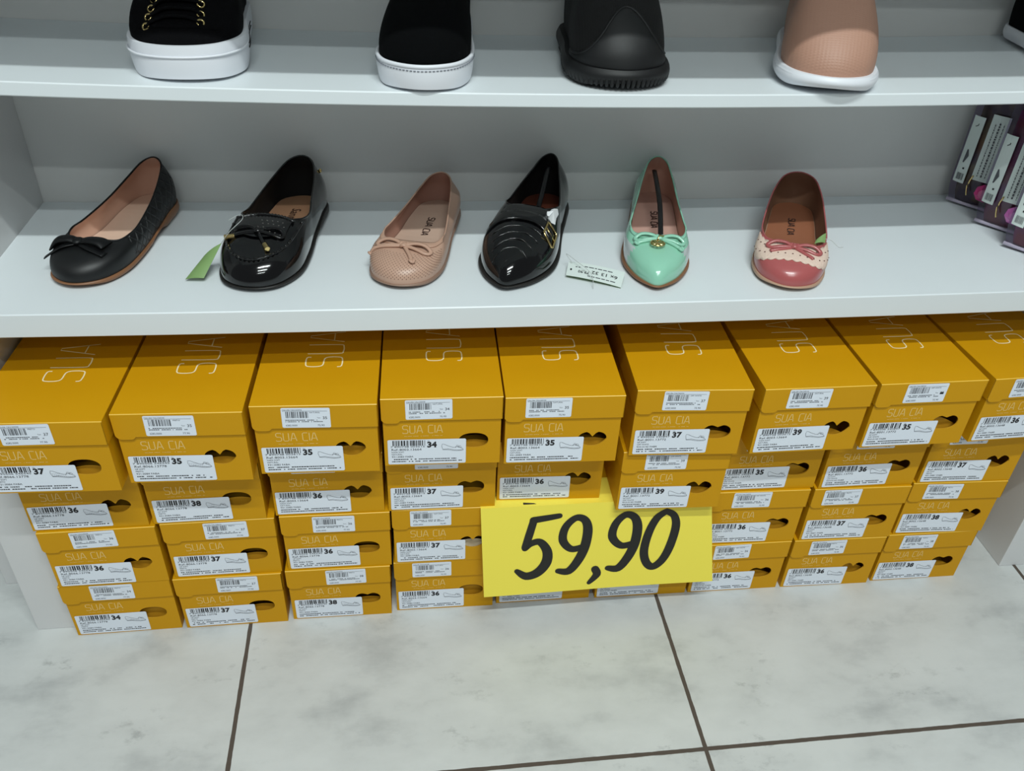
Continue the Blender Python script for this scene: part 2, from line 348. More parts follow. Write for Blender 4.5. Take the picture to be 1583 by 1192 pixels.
def make_box(key, z0):
    size, ref, ls, hk, fh, sl = INFO[key]; cx, cy, a = BX[key]
    root = empty('shoe_box', (cx, cy, z0), a)
    # body with a thumb hole in its short end
    mb = MB(); t = .0016; hx, hz = .0375, .0365
    hole = [(hx+x, hz+z) for x, z in hole_pts(hk)]
    top = BH-.0022
    rect = [(-BW/2, 0), (BW/2, 0), (BW/2, top), (-BW/2, top)]
    mb.poly([(x, 0, z) for x, z in rect], M_box, [[(x, 0, z) for x, z in hole]])
    mb.poly([(x, t, z) for x, z in rect], M_boxin, [[(x, t, z) for x, z in hole]])
    n = len(hole)
    mb.add([(x, 0, z) for x, z in hole]+[(x, t, z) for x, z in hole], [(i, (i+1) % n, n+(i+1) % n, n+i) for i in range(n)], M_boxin)
    mb.box(-BW/2, -BW/2+t, .0004, BD, .0002, top, M_box); mb.box(BW/2-t, BW/2, .0004, BD, .0002, top, M_box)
    mb.box(-BW/2, BW/2, BD-t, BD, 0, top, M_box); mb.box(-BW/2+.0004, BW/2-.0004, .0004, BD-.0004, 0, t, M_boxin)
    F = lambda u, v: (u, -.00022, v)
    logo(mb, 'SUA CIA', -.0475, .0500, .0118, .0475, .0010, M_gold_print, F)
    smudge_line(mb, -.0455, .0, .0452, .0007, F, 3, M_gold_print)
    # thin card edge where the end panel folds round the side
    body = mb.build('box_body', root)
    # inner flap behind the hole
    mb = MB(); zt = hz-.0185+.0200*fh; pts = []
    for i in range(13):
        x = -.024+.048*i/12; pts.append((hx+x, .0105, zt+.0035*math.cos(x/.017*1.3)-sl*.006*(x/.017)*(1 if x > 0 else .2)))
    mb.poly([(hx-.024, .0105, .004), (hx+.024, .0105, .004)]+pts[::-1], mat('pale_tissue', (235, 222, 190), .6) if key == 'D3' else M_boxin)
    mb.build('inner_flap', root)
    # sticker on the body
    mb = MB(); lw, lh = .0945, .0385; u0, v0 = -BW/2+.0035, .0022
    r = random.Random(key); tilt = r.uniform(-.012, .012); u0 += r.uniform(-.0008, .0012)
    def L(u, v, d=0.0): return (u0+u-v*tilt, -.0005-d, v0+v+u*tilt)
    mb.poly([L(u, v) for u, v in rrect(0, 0, lw, lh, .002)], M_sticker)
    T = lambda u, v: L(u, v, .00018)
    barcode(mb, .0060, .0290, .0450, .0372, T, ref[0])
    text(mb, ref[4], .0035, .0264, .0024, M_ink, T, width=.041)
    text(mb, str(size), .0475, .0262, .0084, M_ink, T, bold=.045)
    text(mb, 'No.', .0480, .0352, .0016, M_ink2, T)
    text(mb, 'Ref.:'+ref[0], .0045, .0215, .0033, M_ink, T, width=.036)
    text(mb, ref[1], .0045, .0180, .0021, M_ink, T); text(mb, ref[2], .0045, .0146, .0021, M_ink, T)
    text(mb, ref[3], .0045, .0106, .0026, M_ink, T, width=.026)
    smudge_line(mb, .0045, .083, .0070, .0014, T, key+'a', M_ink); smudge_line(mb, .0045, .090, .0036, .0014, T, key+'b', M_ink)
    shoe_icon(mb, .0650, .0195, .0265, T, ref in (K8066,))
    mb.build('barcode_sticker', root)
    # lid
    mb = MB(); y0 = -LT; H = BH; rr = .0014; xl, xr = -LW/2, LW/2
    zb = H-HL; zc = zb-.0035; rc = .0075
    pr = [(y0, H-rr)]+[(y0+rr-rr*math.cos(q), H-rr+rr*math.sin(q)) for q in (pi/6, pi/3, pi/2)]+[(BD, H), (BD+.0012, H-.001)]
    vs = [(x, y, z) for (y, z) in pr for x in (xl, xr)]
    mb.add(vs, [(2*i, 2*i+1, 2*i+3, 2*i+2) for i in range(len(pr)-1)], M_box); mb.m[1] = mb.mi(M_crease_highlight)
    flap = [(xr, H-rr), (xl, H-rr)]
    flap += [(xl, zc+rc)]+[(xl+rc-rc*math.cos(q), zc+rc-rc*math.sin(q)) for q in [pi/2*k/5 for k in range(1, 6)]]
    flap += [(xl+.017, zc), (xl+.0195, zc+.0006), (xl+.022, zb), (xr, zb)]
    mb.poly([(x, y0, z) for x, z in flap][::-1], M_box); mb.poly([(x, y0+.0012, z) for x, z in flap], M_boxin)
    low = flap[2:]
    mb.add([(x, y0, z) for x, z in low]+[(x, y0+.0012, z) for x, z in low], [(i, i+1, len(low)+i+1, len(low)+i) for i in range(len(low)-1)], M_boxin)
    mb.box(xl, xl+.0009, y0+.0016, BD, zb, H-.0006, M_box); mb.box(xr-.0009, xr, y0, BD, zb, H-.0006, M_box)
    mb.box(xl, xr, BD, BD+.0012, zb, H-.001, M_box)
    ty = lambda u, v: (.0045-v, .074+u, H+.00025)
    logo(mb, 'SUA CIA', 0, -.0215, .0430, .158, .0015, M_foil, ty, sm=True)
    lid = mb.build('box_lid', root)
    mb = MB(); lw2, lh2 = .0550, .0290; ux = xl+LW*ls; tl2 = r.uniform(-.02, .02); vz = zb+.0024+r.uniform(-.001, .0006)
    def L2(u, v, d=0.0): return (ux+u-v*tl2, y0-.0004-d, vz+v+u*tl2)
    mb.poly([L2(u, v) for u, v in rrect(0, 0, lw2, lh2-.0004, .0018)], M_sticker)
    T2 = lambda u, v: L2(u, v, .00018)
    text(mb, 'CALUSA CALCADOS', .0015, .0248, .0018, M_ink, T2, width=.022)
    ribbon(mb, [(.0015, .0240), (.052, .0240)], .0003, M_ink2, T2, caps=False)
    barcode(mb, .0050, .0142, .0305, .0232, T2, ref[1]+key, M_ink2)
    text(mb, ref[2], .0320, .0212, .0019, M_ink2, T2); text(mb, 'Tam', .0400, .0136, .0016, M_ink2, T2); text(mb, str(size), .0465, .0124, .0040, M_ink, T2)
    smudge_line(mb, .0040, .040, .0105, .0011, T2, key+'c', M_ink2); smudge_line(mb, .0040, .046, .0083, .0011, T2, key+'d', M_ink2)
    text(mb, '6282.0000', .0040, .0022, .0025, M_ink2, T2, width=.013); text(mb, '75.90' if ref is not K8066 else '77.90', .0400, .0022, .0026, M_ink2, T2)
    if key == 'H1': mb.add([T2(.0465, .0120), T2(.0515, .0120), T2(.0515, .0150), T2(.0465, .0150)], [(0, 1, 2, 3)], M_ink)
    mb.build('price_sticker', lid)
    return root
LV = {'1': 'topmost', '2': 'second down', '3': 'third down', '4': 'on the floor'}
CN = dict(A='leftmost stack', B='second stack from left', C='third stack from left', D='fourth stack from left', E='middle stack', F='stack just right of middle', G='third stack from right', H='second stack from right', I='rightmost stack')
for key in BX:
    lvl = int(key[1]); root = make_box(key, (4-lvl)*PITCH+.0002)
    s = INFO[key][0]
    lab = 'yellow shoe box marked %d, %s in the %s' % (s, LV[key[1]], CN[key[0]])
    if key in ('E3', 'F3'): lab = 'yellow shoe box behind the yellow price sign, third down in the ' + ('middle stack' if key == 'E3' else 'stack right of middle')
    tag(root, lab, 'shoe box', 'yellow shoe boxes stacked under the shelf')
# ------------------------------------------------------------------ price sign
SIGN = {'5a': [(0.1874, 0.0184, 0.0077), (0.1706, 0.0208, 0.0091), (0.1516, 0.0233, 0.0099)], '5b': [(0.1522, 0.0234, 0.0099), (0.1467, 0.0472, 0.0105), (0.1417, 0.0686, 0.0101)], '5c': [(0.1413, 0.0706, 0.0082), (0.1495, 0.0627, 0.0092), (0.162, 0.0608, 0.0101), (0.1725, 0.0771, 0.0125), (0.172, 0.0972, 0.014), (0.1605, 0.1137, 0.0136), (0.1444, 0.1189, 0.0122), (0.1309, 0.109, 0.007)], '9a': [(0.2237, 0.0738, 0.0094), (0.2065, 0.0762, 0.0098), (0.1941, 0.0603, 0.0111), (0.1968, 0.0382, 0.0105), (0.2103, 0.0235, 0.0096), (0.2231, 0.0276, 0.0106), (0.2283, 0.0446, 0.0125), (0.226, 0.0725, 0.0131), (0.2181, 0.0963, 0.0127), (0.2051, 0.1149, 0.0118), (0.1898, 0.1137, 0.008)], 'c': [(0.2433, 0.1149, 0.0105), (0.2464, 0.1249, 0.011), (0.2361, 0.139, 0.0062)], '9b': [(0.2951, 0.0733, 0.0095), (0.2777, 0.0757, 0.01), (0.2642, 0.0597, 0.0113), (0.2671, 0.0375, 0.0107), (0.2797, 0.0231, 0.0098), (0.2926, 0.0273, 0.0107), (0.2988, 0.0444, 0.0127), (0.2974, 0.0726, 0.0133), (0.2894, 0.0974, 0.0129), (0.2767, 0.1158, 0.012), (0.2618, 0.1146, 0.0081)], '0': [(0.3379, 0.0206, 0.0085), (0.3251, 0.0317, 0.0108), (0.3159, 0.0563, 0.0114), (0.3121, 0.0875, 0.0115), (0.3175, 0.1089, 0.0111), (0.3279, 0.1171, 0.0112), (0.3405, 0.1056, 0.0117), (0.3493, 0.0815, 0.0121), (0.3541, 0.0476, 0.0114), (0.3493, 0.0283, 0.0095), (0.3379, 0.0206, 0.0085)]}
def build_sign():
    dv = Vector((0, -.026, -.175)).normalized(); zt = .2085
    nrm = Vector((1, 0, 0)).cross(dv)
    if nrm.y > 0: nrm = -nrm
    def T(u, t, d=0.0):
        c = .0012*math.sin(u*16)*min(1, t/.15)
        p = Vector((u, -.020, zt))+dv*t+nrm*(d+c); return tuple(p)
    mb = MB(); pts = []
    cols = 24; rows = [(-.05, None), (-.03, None), (-.012, None), (-.004, None), (0, 0), (.004, 0), (.03, 0), (.07, 0), (.11, 0), (.152, 0)]
    def xl(t): return .0793+.0056*max(0, t)/.152
    def xr(t): return .4000+.0210*max(0, t)/.152
    for off in (0, -.00025):
        vs = []
        for (t, k) in rows:
            for i in range(cols+1):
                u = xl(t)+(xr(t)-xl(t))*i/cols
                if k is None: vs.append((u, -.020-t, zt-.0003+off*.5))
                else: vs.append(T(u, t*(1-.010*i/cols), off))
        fs = [(r*(cols+1)+i, r*(cols+1)+i+1, (r+1)*(cols+1)+i+1, (r+1)*(cols+1)+i) for r in range(len(rows)-1) for i in range(cols)]
        mb.add(vs, fs, M_foot)
    P2 = lambda u, t: T(u, t, .0004)
    for k, st in SIGN.items():
        pp = smooth_path([(a+wd/2*0, b, 0) for a, b, wd in st], 6); ww = []
        for i in range(len(st)-1):
            for j in range(6): ww.append(st[i][2]*(1-j/6)+st[i+1][2]*j/6)
        ww.append(st[-1][2]); ww = [q*1.10 for q in ww]
        ribbon(mb, [(p.x, p.y) for p in pp], ww, M_black_marker, P2)
    mb.add([(.1375, -.0165, zt+.0001), (.1555, -.0165, zt+.0001), (.152, -.0145, zt+.0001), (.1375, -.0125, zt+.0001)], [(0, 1, 2, 3)], M_black_marker)
    return mb.build('price_sign')
tag(build_sign(), 'bright yellow paper price sign reading 59,90 draped over the shoe boxes', 'price sign')
# ------------------------------------------------------------------ shoes
def crp(vals, n):
    """periodic Catmull-Rom through tuples -> n samples"""
    K = len(vals); out = []
    for i in range(n):
        x = i*K/n; k = int(x); t = x-k; p = [vals[(k+j-1) % K] for j in range(4)]
        out.append(tuple(0.5*((2*b)+(-a+c)*t+(2*a-5*b+4*c-d)*t*t+(-a+3*b-3*c+d)*t**3) for a, b, c, d in zip(*p)))
    return out
ROUND = dict(oy=[0, .025, .09, .21, .37, .56, .76, .93, 1.0], ow=[0, .45, .81, 1.0, .96, .82, .74, .60, 0])
POINT = dict(oy=[0, .022, .10, .22, .36, .56, .76, .93, 1.0], ow=[0, .26, .66, .95, .98, .82, .73, .60, 0])
SQUARE = dict(oy=[0, .018, .075, .20, .36, .56, .76, .93, 1.0], ow=[0, .42, .76, 1.0, .98, .84, .76, .64, 0])
class Shoe:
    def __init__(s, name, x, y, zb, ang, L, hw, shape, T, zt, zs, zh, z0=.006, N=72, M=16, iw=None, iy=None, aup=1.0, bend=0.0, fk=None, pz=None, up_toe=.026, label='', group=None, cat='shoe', tilt=0.0, corner=.03, midz=0.0):
        s.root = empty(name, (x, y, zb), ang, label, cat, group); s.root.rotation_euler = (tilt, 0, ang)
        s.L, s.hw, s.z0f, s.bend = L, hw, z0, bend
        oy, ow = shape['oy'], shape['ow']
        iy = iy or [T, T+.004, T+corner, T+.10, T+.20, .64, .81, .935, .975]
        iw = iw or [0, .42, .74, .87, .82, .66, .50, .31, 0]
        iz = [zt, zt, zt-.001, (zt+zs)/2+midz, zs, zs+(zh-zs)*.22, zs+(zh-zs)*.56, zh-(zh-zs)*.12, zh]
        up = [up_toe, up_toe, up_toe, .024, .020, .017, .022, .028, .030]; up = [u*aup for u in up]
        fk = fk or [.60, .60, .62, .75, .9, .9, .9, .9, 1.0]
        dz = pz or [-.002, -.002, -.004, -.009, -.013, -.013, -.016, -.020, -.022]
        half = [(ow[k]*hw, oy[k]*L, iw[k]*hw, iy[k]*L, iz[k], up[k], fk[k], dz[k]) for k in range(9)]
        ring = half+[(-h[0], h[1], -h[2], h[3], *h[4:]) for h in half[-2:0:-1]]
        smp = crp(ring, N)
        s.N, s.M = N, M; s.outer = []; s.inner = []; s.grid = []
        for (ox, oyy, ix, iyy, izz, u, f, d) in smp:
            z0v = s.z0(oyy); P0 = Vector((ox+s.bx(oyy), oyy, z0v)); P1 = Vector((ix+s.bx(iyy), iyy, izz))
            e = Vector((P0.x-P1.x, P0.y-P1.y, 0)); dist = e.length
            out = Vector((ox, oyy-L*.5, 0))
            cen = Vector((0, min(max(oyy, .25*L), .8*L), 0)); out = Vector((ox, oyy-cen.y, 0)); out = out.normalized() if out.length > 1e-6 else Vector((0, -1, 0))
            H0 = P0+out*.0035+Vector((0, 0, u)); H1 = P1+e*f+out*(.002 if dist < .02 else 0)+Vector((0, 0, d))
            col = []
            for j in range(M+1):
                t = j/M; q = 1-t
                col.append(P0*q**3+H0*(3*q*q*t)+H1*(3*q*t*t)+P1*t**3)
            s.grid.append(col); s.outer.append(P0); s.inner.append(P1)
    def bx(s, y): return s.bend*math.sin(pi*min(1, max(0, y/s.L)))
    def z0(s, y):
        t = min(1, max(0, (y/s.L-.5)/.3)); return s.z0f+(.007*t*t*(3-2*t) if s.z0f < .012 else 0)
    def tz(s, x, y):
        best = []
        for c in s.grid:
            for p in c[2:]:
                d = (p.x-x)**2+(p.y-y)**2; best.append((d, p.z))
        best.sort(key=lambda q: q[0]); b = best[:5]; ws = [1/(d+1e-8) for d, _ in b]
        return sum(w_*z for w_, (_, z) in zip(ws, b))/sum(ws)
    def upper(s, M, lining, rim=None, rimr=.0011, band=None, name='upper', dots=None):
        N, J = s.N, s.M; mb = MB(); k0 = mb.mi(M)
        vs = [p for c in s.grid for p in c]; fs = []
        for i in range(N):
            l = (i+1) % N
            for j in range(J): fs.append((i*(J+1)+j, l*(J+1)+j, l*(J+1)+j+1, i*(J+1)+j+1))
        mb.add(vs, fs, M)
        if band:
            k = mb.mi(band[0])
            for n, f in enumerate(mb.f):
                c = sum((Vector(mb.v[i]) for i in f), Vector())/4
                if band[1](c, n % J/J): mb.m[n] = k
        if dots:
            DM, span, ja, jb = dots; row = 0; jj = ja
            while jj < jb:
                q = -span+(.5 if row % 2 else 0)
                while q <= span:
                    def P(a, b):
                        i0 = math.floor(a); fa = a-i0; j0 = int(b); fb = b-j0
                        g0, g1 = s.grid[i0 % N], s.grid[(i0+1) % N]
                        return g0[j0].lerp(g0[j0+1], fb).lerp(g1[j0].lerp(g1[j0+1], fb), fa)
                    c = P(q, jj); du = (P(q+.2, jj)-c).normalized(); dw = (P(q, jj+.2)-c); n_ = du.cross(dw).normalized(); dw = n_.cross(du)
                    if n_.z < 0: n_ = -n_
                    mb.add([c+n_*.00025+du*.00062*math.cos(2*pi*k/6)+dw*.00062*math.sin(2*pi*k/6) for k in range(6)], [tuple(range(6))], DM)
                    q += 1.0
                jj += .62; row += 1
        up = mb.build(name, s.root, smooth=True)
        # lining: the same skin moved inward
        g = s.grid; nv = []
        for i in range(N):
            for j in range(J+1):
                a = g[(i+1) % N][j]-g[i-1][j]; b = g[i][min(j+1, J)]-g[i][max(j-1, 0)]
                n = a.cross(b); n = n.normalized() if n.length > 1e-9 else Vector((0, 0, 1))
                nv.append(g[i][j]-n*.0014)
        mb = MB(); mb.add(nv, [f[::-1] for f in fs], lining); mb.build('lining', s.root, smooth=True)
        mb = MB(); tube(mb, [p-Vector((0, 0, .0002)) for p in s.inner], rimr, rim or M, 8, closed=True); mb.build('topline_binding', s.root, smooth=True)
        return up
    def sole(s, M, zfun=None, M2=None, infl=.0016, toe_spring=.004, arch=True, heel=None, steps=6, M_line=None, bulge=.0015):
        N = s.N; mb = MB(); rings = []
        for j in range(steps+1):
            t = j/steps; ring = []
            for p in s.outer:
                yy = p.y; z1 = s.z0(yy)+.0006; zb = 0
                u = yy/s.L
                if u < .12: zb = toe_spring*(1-u/.12)**1.6
                if arch and .50 < u < .70: zb = .0055*math.sin(pi*(u-.50)/.20)**.5 if u > .5 else 0
                cy = min(max(yy, .3*s.L), .8*s.L); o = Vector((p.x-s.bx(yy), yy-cy, 0)); o = o.normalized() if o.length > 1e-6 else Vector((0, -1, 0))
                off = infl+bulge*math.sin(pi*t)-(.0022*(1-t)**2)
                ring.append(Vector((p.x, yy, zb+(z1-zb)*t))+o*off)
            rings.append(ring)
        vs = [p for r in rings for p in r]; fs = []
        for j in range(steps):
            for i in range(N):
                l = (i+1) % N; fs.append((j*N+i, j*N+l, (j+1)*N+l, (j+1)*N+i))
        mb.add(vs, fs, M)
        h = N//2
        def cap(r, flip):
            v = rings[r]; f = [(i, i+1, N-i-1, (N-i) % N) if i > 0 else (0, 1, N-1) for i in range(h)]
            f[-1] = (h-1, h, h+1); mb.add(v, [q[::-1] if flip else q for q in f], M2 or M)
        cap(0, True); cap(steps, False)
        return mb.build('sole', s.root, smooth=True)
    def insole(s, M, dz=.0018, txt=None, M_txt=None, ty=.62, th=.0085, tl=.042, script=None):
        mb = MB(); N = s.N; h = N//2; r = []
        for p in s.outer:
            cy = min(max(p.y, .3*s.L), .8*s.L); o = Vector((p.x-s.bx(p.y), p.y-cy, 0)); o = o.normalized() if o.length > 1e-6 else Vector((0, -1, 0))
            q = p-o*.0022; r.append((q.x, q.y, s.z0(q.y)+dz))
        f = [(i, i+1, N-i-1, (N-i) % N) if i > 0 else (0, 1, N-1) for i in range(h)]; f[-1] = (h-1, h, h+1)
        mb.add(r, f, M)
        T = lambda u, v: (v+s.bx(ty*s.L), ty*s.L+tl/2-u, s.z0(ty*s.L+tl/2-u)+dz+.0007)
        if txt: logo(mb, txt, 0, -th/2, th, tl, .0014, M_txt, T)
        if script: text(mb, script, 0, -th/2, th, M_txt, T, width=tl)
        return mb.build('insole', s.root)
    def cord(s, mb, pts, r, M, lift=0.0, rz=None, n=6, seg=8):
        pp = smooth_path([(a, b, c if len(p) > 2 else 0) for p in pts for a, b, c in [(p[0], p[1], p[2] if len(p) > 2 else 0)]], n)
        out = [(p.x, p.y, s.tz(p.x, p.y)+(rz or r)+lift+p.z) for p in pp]
        tube(mb, out, r, M, seg, rz=rz)
        return out
    def patch(s, mb, x0, x1, yf, nx, ny, off, M):
        vs = []
        for i in range(nx+1):
            x = x0+(x1-x0)*i/nx; ya, yb = yf(x)
            for j in range(ny+1):
                y = ya+(yb-ya)*j/ny; vs.append((x, y, s.tz(x, y)+off))
        mb.add(vs, [(i*(ny+1)+j, (i+1)*(ny+1)+j, (i+1)*(ny+1)+j+1, i*(ny+1)+j+1) for i in range(nx) for j in range(ny)], M)
# shoe materials
def pattern_mat(name, rgb, kind, scale, rough=.4, coat=0.0, dark=(80, 60, 50)):
    M = mat(name, rgb, rough, coat=coat); nt = M.node_tree; p = nt.nodes['Principled BSDF']
    tc = node(nt, 'ShaderNodeTexCoord'); sp = node(nt, 'ShaderNodeSeparateXYZ'); nt.links.new(tc.outputs['Object'], sp.inputs[0])
    X, Y, Z = sp.outputs
    if kind == 'dots':
        Yz = math_node(nt, 'MULTIPLY_ADD', Z, -0.55, Y); a = math_node(nt, 'MULTIPLY', math_node(nt, 'ADD', X, Yz), scale); b = math_node(nt, 'MULTIPLY', math_node(nt, 'SUBTRACT', X, Yz), scale)
        fa = math_node(nt, 'SUBTRACT', math_node(nt, 'FRACT', a), .5); fb = math_node(nt, 'SUBTRACT', math_node(nt, 'FRACT', b), .5)
        d = math_node(nt, 'SQRT', math_node(nt, 'ADD', math_node(nt, 'MULTIPLY', fa, fa), math_node(nt, 'MULTIPLY', fb, fb)))
        h = math_node(nt, 'LESS_THAN', d, .17)
        h = math_node(nt, 'MULTIPLY', h, math_node(nt, 'LESS_THAN', Y, .058))
        mx = node(nt, 'ShaderNodeMix', data_type='RGBA'); nt.links.new(h, mx.inputs[0]); mx.inputs[6].default_value = (*lin(rgb), 1); mx.inputs[7].default_value = (*lin(dark), 1)
        nt.links.new(mx.outputs[2], p.inputs['Base Color'])
    if kind == 'quilt':
        zz = math_node(nt, 'MULTIPLY', Z, 1.0)
        a = math_node(nt, 'FRACT', math_node(nt, 'MULTIPLY', math_node(nt, 'ADD', Y, zz), scale)); b = math_node(nt, 'FRACT', math_node(nt, 'MULTIPLY', math_node(nt, 'SUBTRACT', Y, zz), scale))
        la = math_node(nt, 'ABSOLUTE', math_node(nt, 'SUBTRACT', a, .5)); lb = math_node(nt, 'ABSOLUTE', math_node(nt, 'SUBTRACT', b, .5))
        mn = math_node(nt, 'MINIMUM', math_node(nt, 'SMOOTH_MIN', la, lb, .1), .16)
        msk = math_node(nt, 'GREATER_THAN', Y, .07)
        hgt = math_node(nt, 'MULTIPLY', mn, msk)
        bp = node(nt, 'ShaderNodeBump'); bp.inputs['Strength'].default_value = .9; bp.inputs['Distance'].default_value = .012
        nt.links.new(hgt, bp.inputs['Height']); nt.links.new(bp.outputs[0], p.inputs['Normal'])
    if kind == 'weave':
        a = math_node(nt, 'FRACT', math_node(nt, 'MULTIPLY', X, scale)); b = math_node(nt, 'FRACT', math_node(nt, 'MULTIPLY', math_node(nt, 'ADD', Y, Z), scale))
        h = math_node(nt, 'MULTIPLY', math_node(nt, 'ABSOLUTE', math_node(nt, 'SUBTRACT', a, .5)), math_node(nt, 'ABSOLUTE', math_node(nt, 'SUBTRACT', b, .5)))
        bp = node(nt, 'ShaderNodeBump'); bp.inputs['Strength'].default_value = .5; bp.inputs['Distance'].default_value = .002
        nt.links.new(h, bp.inputs['Height']); nt.links.new(bp.outputs[0], p.inputs['Normal'])
    return M
M_blk_lea = pattern_mat('quilted_black_leather', (9, 10, 12), 'quilt', 62, .48)
M_blk = mat('black_leather', (9, 10, 12), .45, spec=.35, bump=.05, bscale=900)
M_patent = mat('black_patent', (3, 3, 4), .12, coat=.6, spec=.35)
M_tan = mat('tan_sole', (134, 92, 62), .5, var=.1)
M_dksole = mat('dark_sole', (28, 26, 24), .5)
M_beige_l = mat('beige_lining', (214, 172, 150), .6, var=.05)
M_ins = mat('pale_insole', (224, 190, 168), .6, var=.04)
M_nude = mat('nude_perforated', (188, 152, 132), .38)
M_nudep = mat('nude_leather', (188, 150, 129), .38)
M_mint = mat('mint_patent', (146, 204, 178), .2, coat=.5)
M_offw = mat('off_white_leather', (190, 198, 198), .25, coat=.4)
M_rose = mat('rose_leather', (172, 88, 88), .28, coat=.3)
M_lace = mat('cream_crochet', (226, 200, 184), .8, bump=.9, bscale=420)
M_gold = mat('polished_gold', (226, 200, 136), .15, metal=1.0)
M_brown_in = mat('brown_insole', (148, 92, 64), .6)
M_cord = M_nudep
M_txt = mat('insole_print', (58, 36, 32), .6)
FG = 'ballet flats and loafers displayed on the middle shelf'
# --- A black quilted ballet flat
A = Shoe('ballet_flat', -.386, .056, zmid(-.38)+.0013, -math.atan2(.056, .232), .240, .042, ROUND, .235, .034, .035, .067, bend=.002, up_toe=.022,
         label='black quilted leather ballet flat with ribbon bow and tan sole, leftmost on the middle shelf', group=FG)
A.upper(M_blk_lea, M_beige_l, M_blk); A.sole(M_tan); A.insole(M_ins, txt=None)
def wide_bow(s, kx, ky, M, wing=.034):
    b = empty  # keeps naming simple
    mb = MB()
    for sg in (-1, 1):
        c = [(kx+sg*.002, ky), (kx+sg*wing*.35, ky+.001), (kx+sg*wing*.75, ky+.0005), (kx+sg*wing, ky-.001)]
        pp = [(p[0], p[1], s.tz(*p[:2])+.0035+(.002 if 0 < i < 3 else 0)) for i, p in enumerate(c)]
        pp = smooth_path(pp, 5); n = len(pp)
        tube(mb, pp, [.0050+.0050*(i/(n-1))**.8 for i in range(n)], M, 12, rz=[.0018+.0016*math.sin(pi*i/(n-1)) for i in range(n)])
        c = [(kx+sg*.003, ky-.003), (kx+sg*wing*.5, ky-.010), (kx+sg*wing*1.08, ky-.014)]
        pp = smooth_path([(p[0], p[1], s.tz(*p[:2])+.0022) for p in c], 5); n = len(pp)
        tube(mb, pp, [.0035+.002*i/(n-1) for i in range(n)], M, 8, rz=.0011)
    bow = mb.build('bow', s.root, smooth=True)
    mb = MB(); z = s.tz(kx, ky)
    ball(mb, (kx, ky-.001, z+.0045), (.0060, .0075, .0036), M, 14, 10); mb.build('bow_knot', bow, smooth=True)
wide_bow(A, -.006, .044, M_blk)
# --- cord bows
def cord_bow(s, kx, ky, M, r=.0019, loop=.030, tails=(((-.012, -.005), (-.030, -.010)), ((.007, -.012), (.012, -.024))), knots=True, ang=0.0):
    ca, sa = math.cos(ang), math.sin(ang)
    R = lambda x, y: (kx+x*ca-y*sa, ky+x*sa+y*ca)
    mb = MB()
    for sg in (-1, 1):
        pts = [(0, 0, .001), (sg*loop*.35, .0045, .003), (sg*loop*.75, .0055, .003), (sg*loop, .001, .001), (sg*loop*.85, -.0045, .0), (sg*loop*.4, -.0025, .001), (0, 0, .001)]
        s.cord(mb, [(*R(a, b), c) for a, b, c in pts], r, M, rz=r*.7)
    for t in tails:
        pts = [(0, 0, .001)]+[(a, b, 0) for a, b in t]; o = s.cord(mb, [(*R(a, b), c) for a, b, c in pts], r*.95, M, rz=r*.7)
    bow = mb.build('bow', s.root, smooth=True)
    mb = MB(); z = s.tz(kx, ky)
    pp = [(kx+.0045*math.cos(q), ky+.001+.0042*math.sin(q), z+.0035+.0012*math.sin(3*q)) for q in [2*pi*i/16 for i in range(16)]]
    tube(mb, pp, .0022, M, 8, closed=True); ball(mb, (kx, ky+.001, z+.0035), (.0042, .0042, .0028), M)
    mb.build('bow_knot', bow, smooth=True)
    if knots:
        for t in tails:
            x, y = R(*t[-1]); mb = MB(); z = s.tz(x, y)
            pp = [(x+.0026*math.cos(q), y+.0026*math.sin(q), z+.0028+.001*math.sin(2*q)) for q in [2*pi*i/12 for i in range(12)]]
            tube(mb, pp, .0017, M, 8, closed=True); ball(mb, (x, y-.001, z+.0024), (.0022, .0032, .0022), M)
            mb.build('tail_knot', bow, smooth=True)
    return bow
def collar(s, M, x1, d0, d1, off=.0009, name='vamp_band'):
    """band following the front of the opening"""
    N, J = s.N, s.M; mb = MB(); span = int(N*x1); vs = []; cols = list(range(-span, span+1))
    for i in cols:
        c = s.grid[i % N]; P1 = c[J]
        e = Vector((c[J-2].x-P1.x, c[J-2].y-P1.y, 0)); e = e.normalized() if e.length > 1e-6 else Vector((0, -1, 0))
        for k in range(4):
            q = P1+e*(d0+(d1-d0)*k/3); vs.append((q.x, q.y, s.tz(q.x, q.y)+off))
    mb.add(vs, [(a*4+k, a*4+k+1, (a+1)*4+k+1, (a+1)*4+k) for a in range(len(cols)-1) for k in range(3)], M)
    o = mb.build(name, s.root, smooth=True); so = o.modifiers.new('s', 'SOLIDIFY'); so.thickness = .0012; so.offset = 0
    return o
# --- B black patent loafer
B = Shoe('loafer', -.190, .043, zmid(-.17)+.0013, -math.atan2(.052, .244), .248, .047, SQUARE, .335, .050, .042, .072, z0=.005, up_toe=.024, corner=.05, iw=[0, .38, .66, .82, .82, .72, .56, .34, 0],
         label='black patent loafer with perforated tongue and gold-tipped bow, second from left on the middle shelf', group=FG)
B.upper(M_patent, mat('black_lining', (12, 12, 13), .8), M_patent, rimr=.0013); B.sole(M_dksole, infl=.002); B.insole(mat('peach_insole', (196, 146, 112), .6), ty=.69, script='Santinelli', M_txt=M_txt, th=.0125, tl=.056)
mb = MB(); seam = []
for i in range(21):
    a = -pi*.46+pi*.92*i/20
    seam.append((.0385*math.sin(a), .066-.050*math.cos(a)))
seam = [(-.040, .098), (-.0395, .082)]+seam+[(.0395, .082), (.040, .098)]
pp = smooth_path([(x, y, B.tz(x, y)+.0008) for x, y in seam], 2); tube(mb, pp, .0016, M_patent, 8)
for i, p in enumerate(pp):
    if i % 2 == 0: ball(mb, (p.x, p.y-.0012, p.z+.0008), (.0018, .0028, .0016), M_patent, 8, 5)
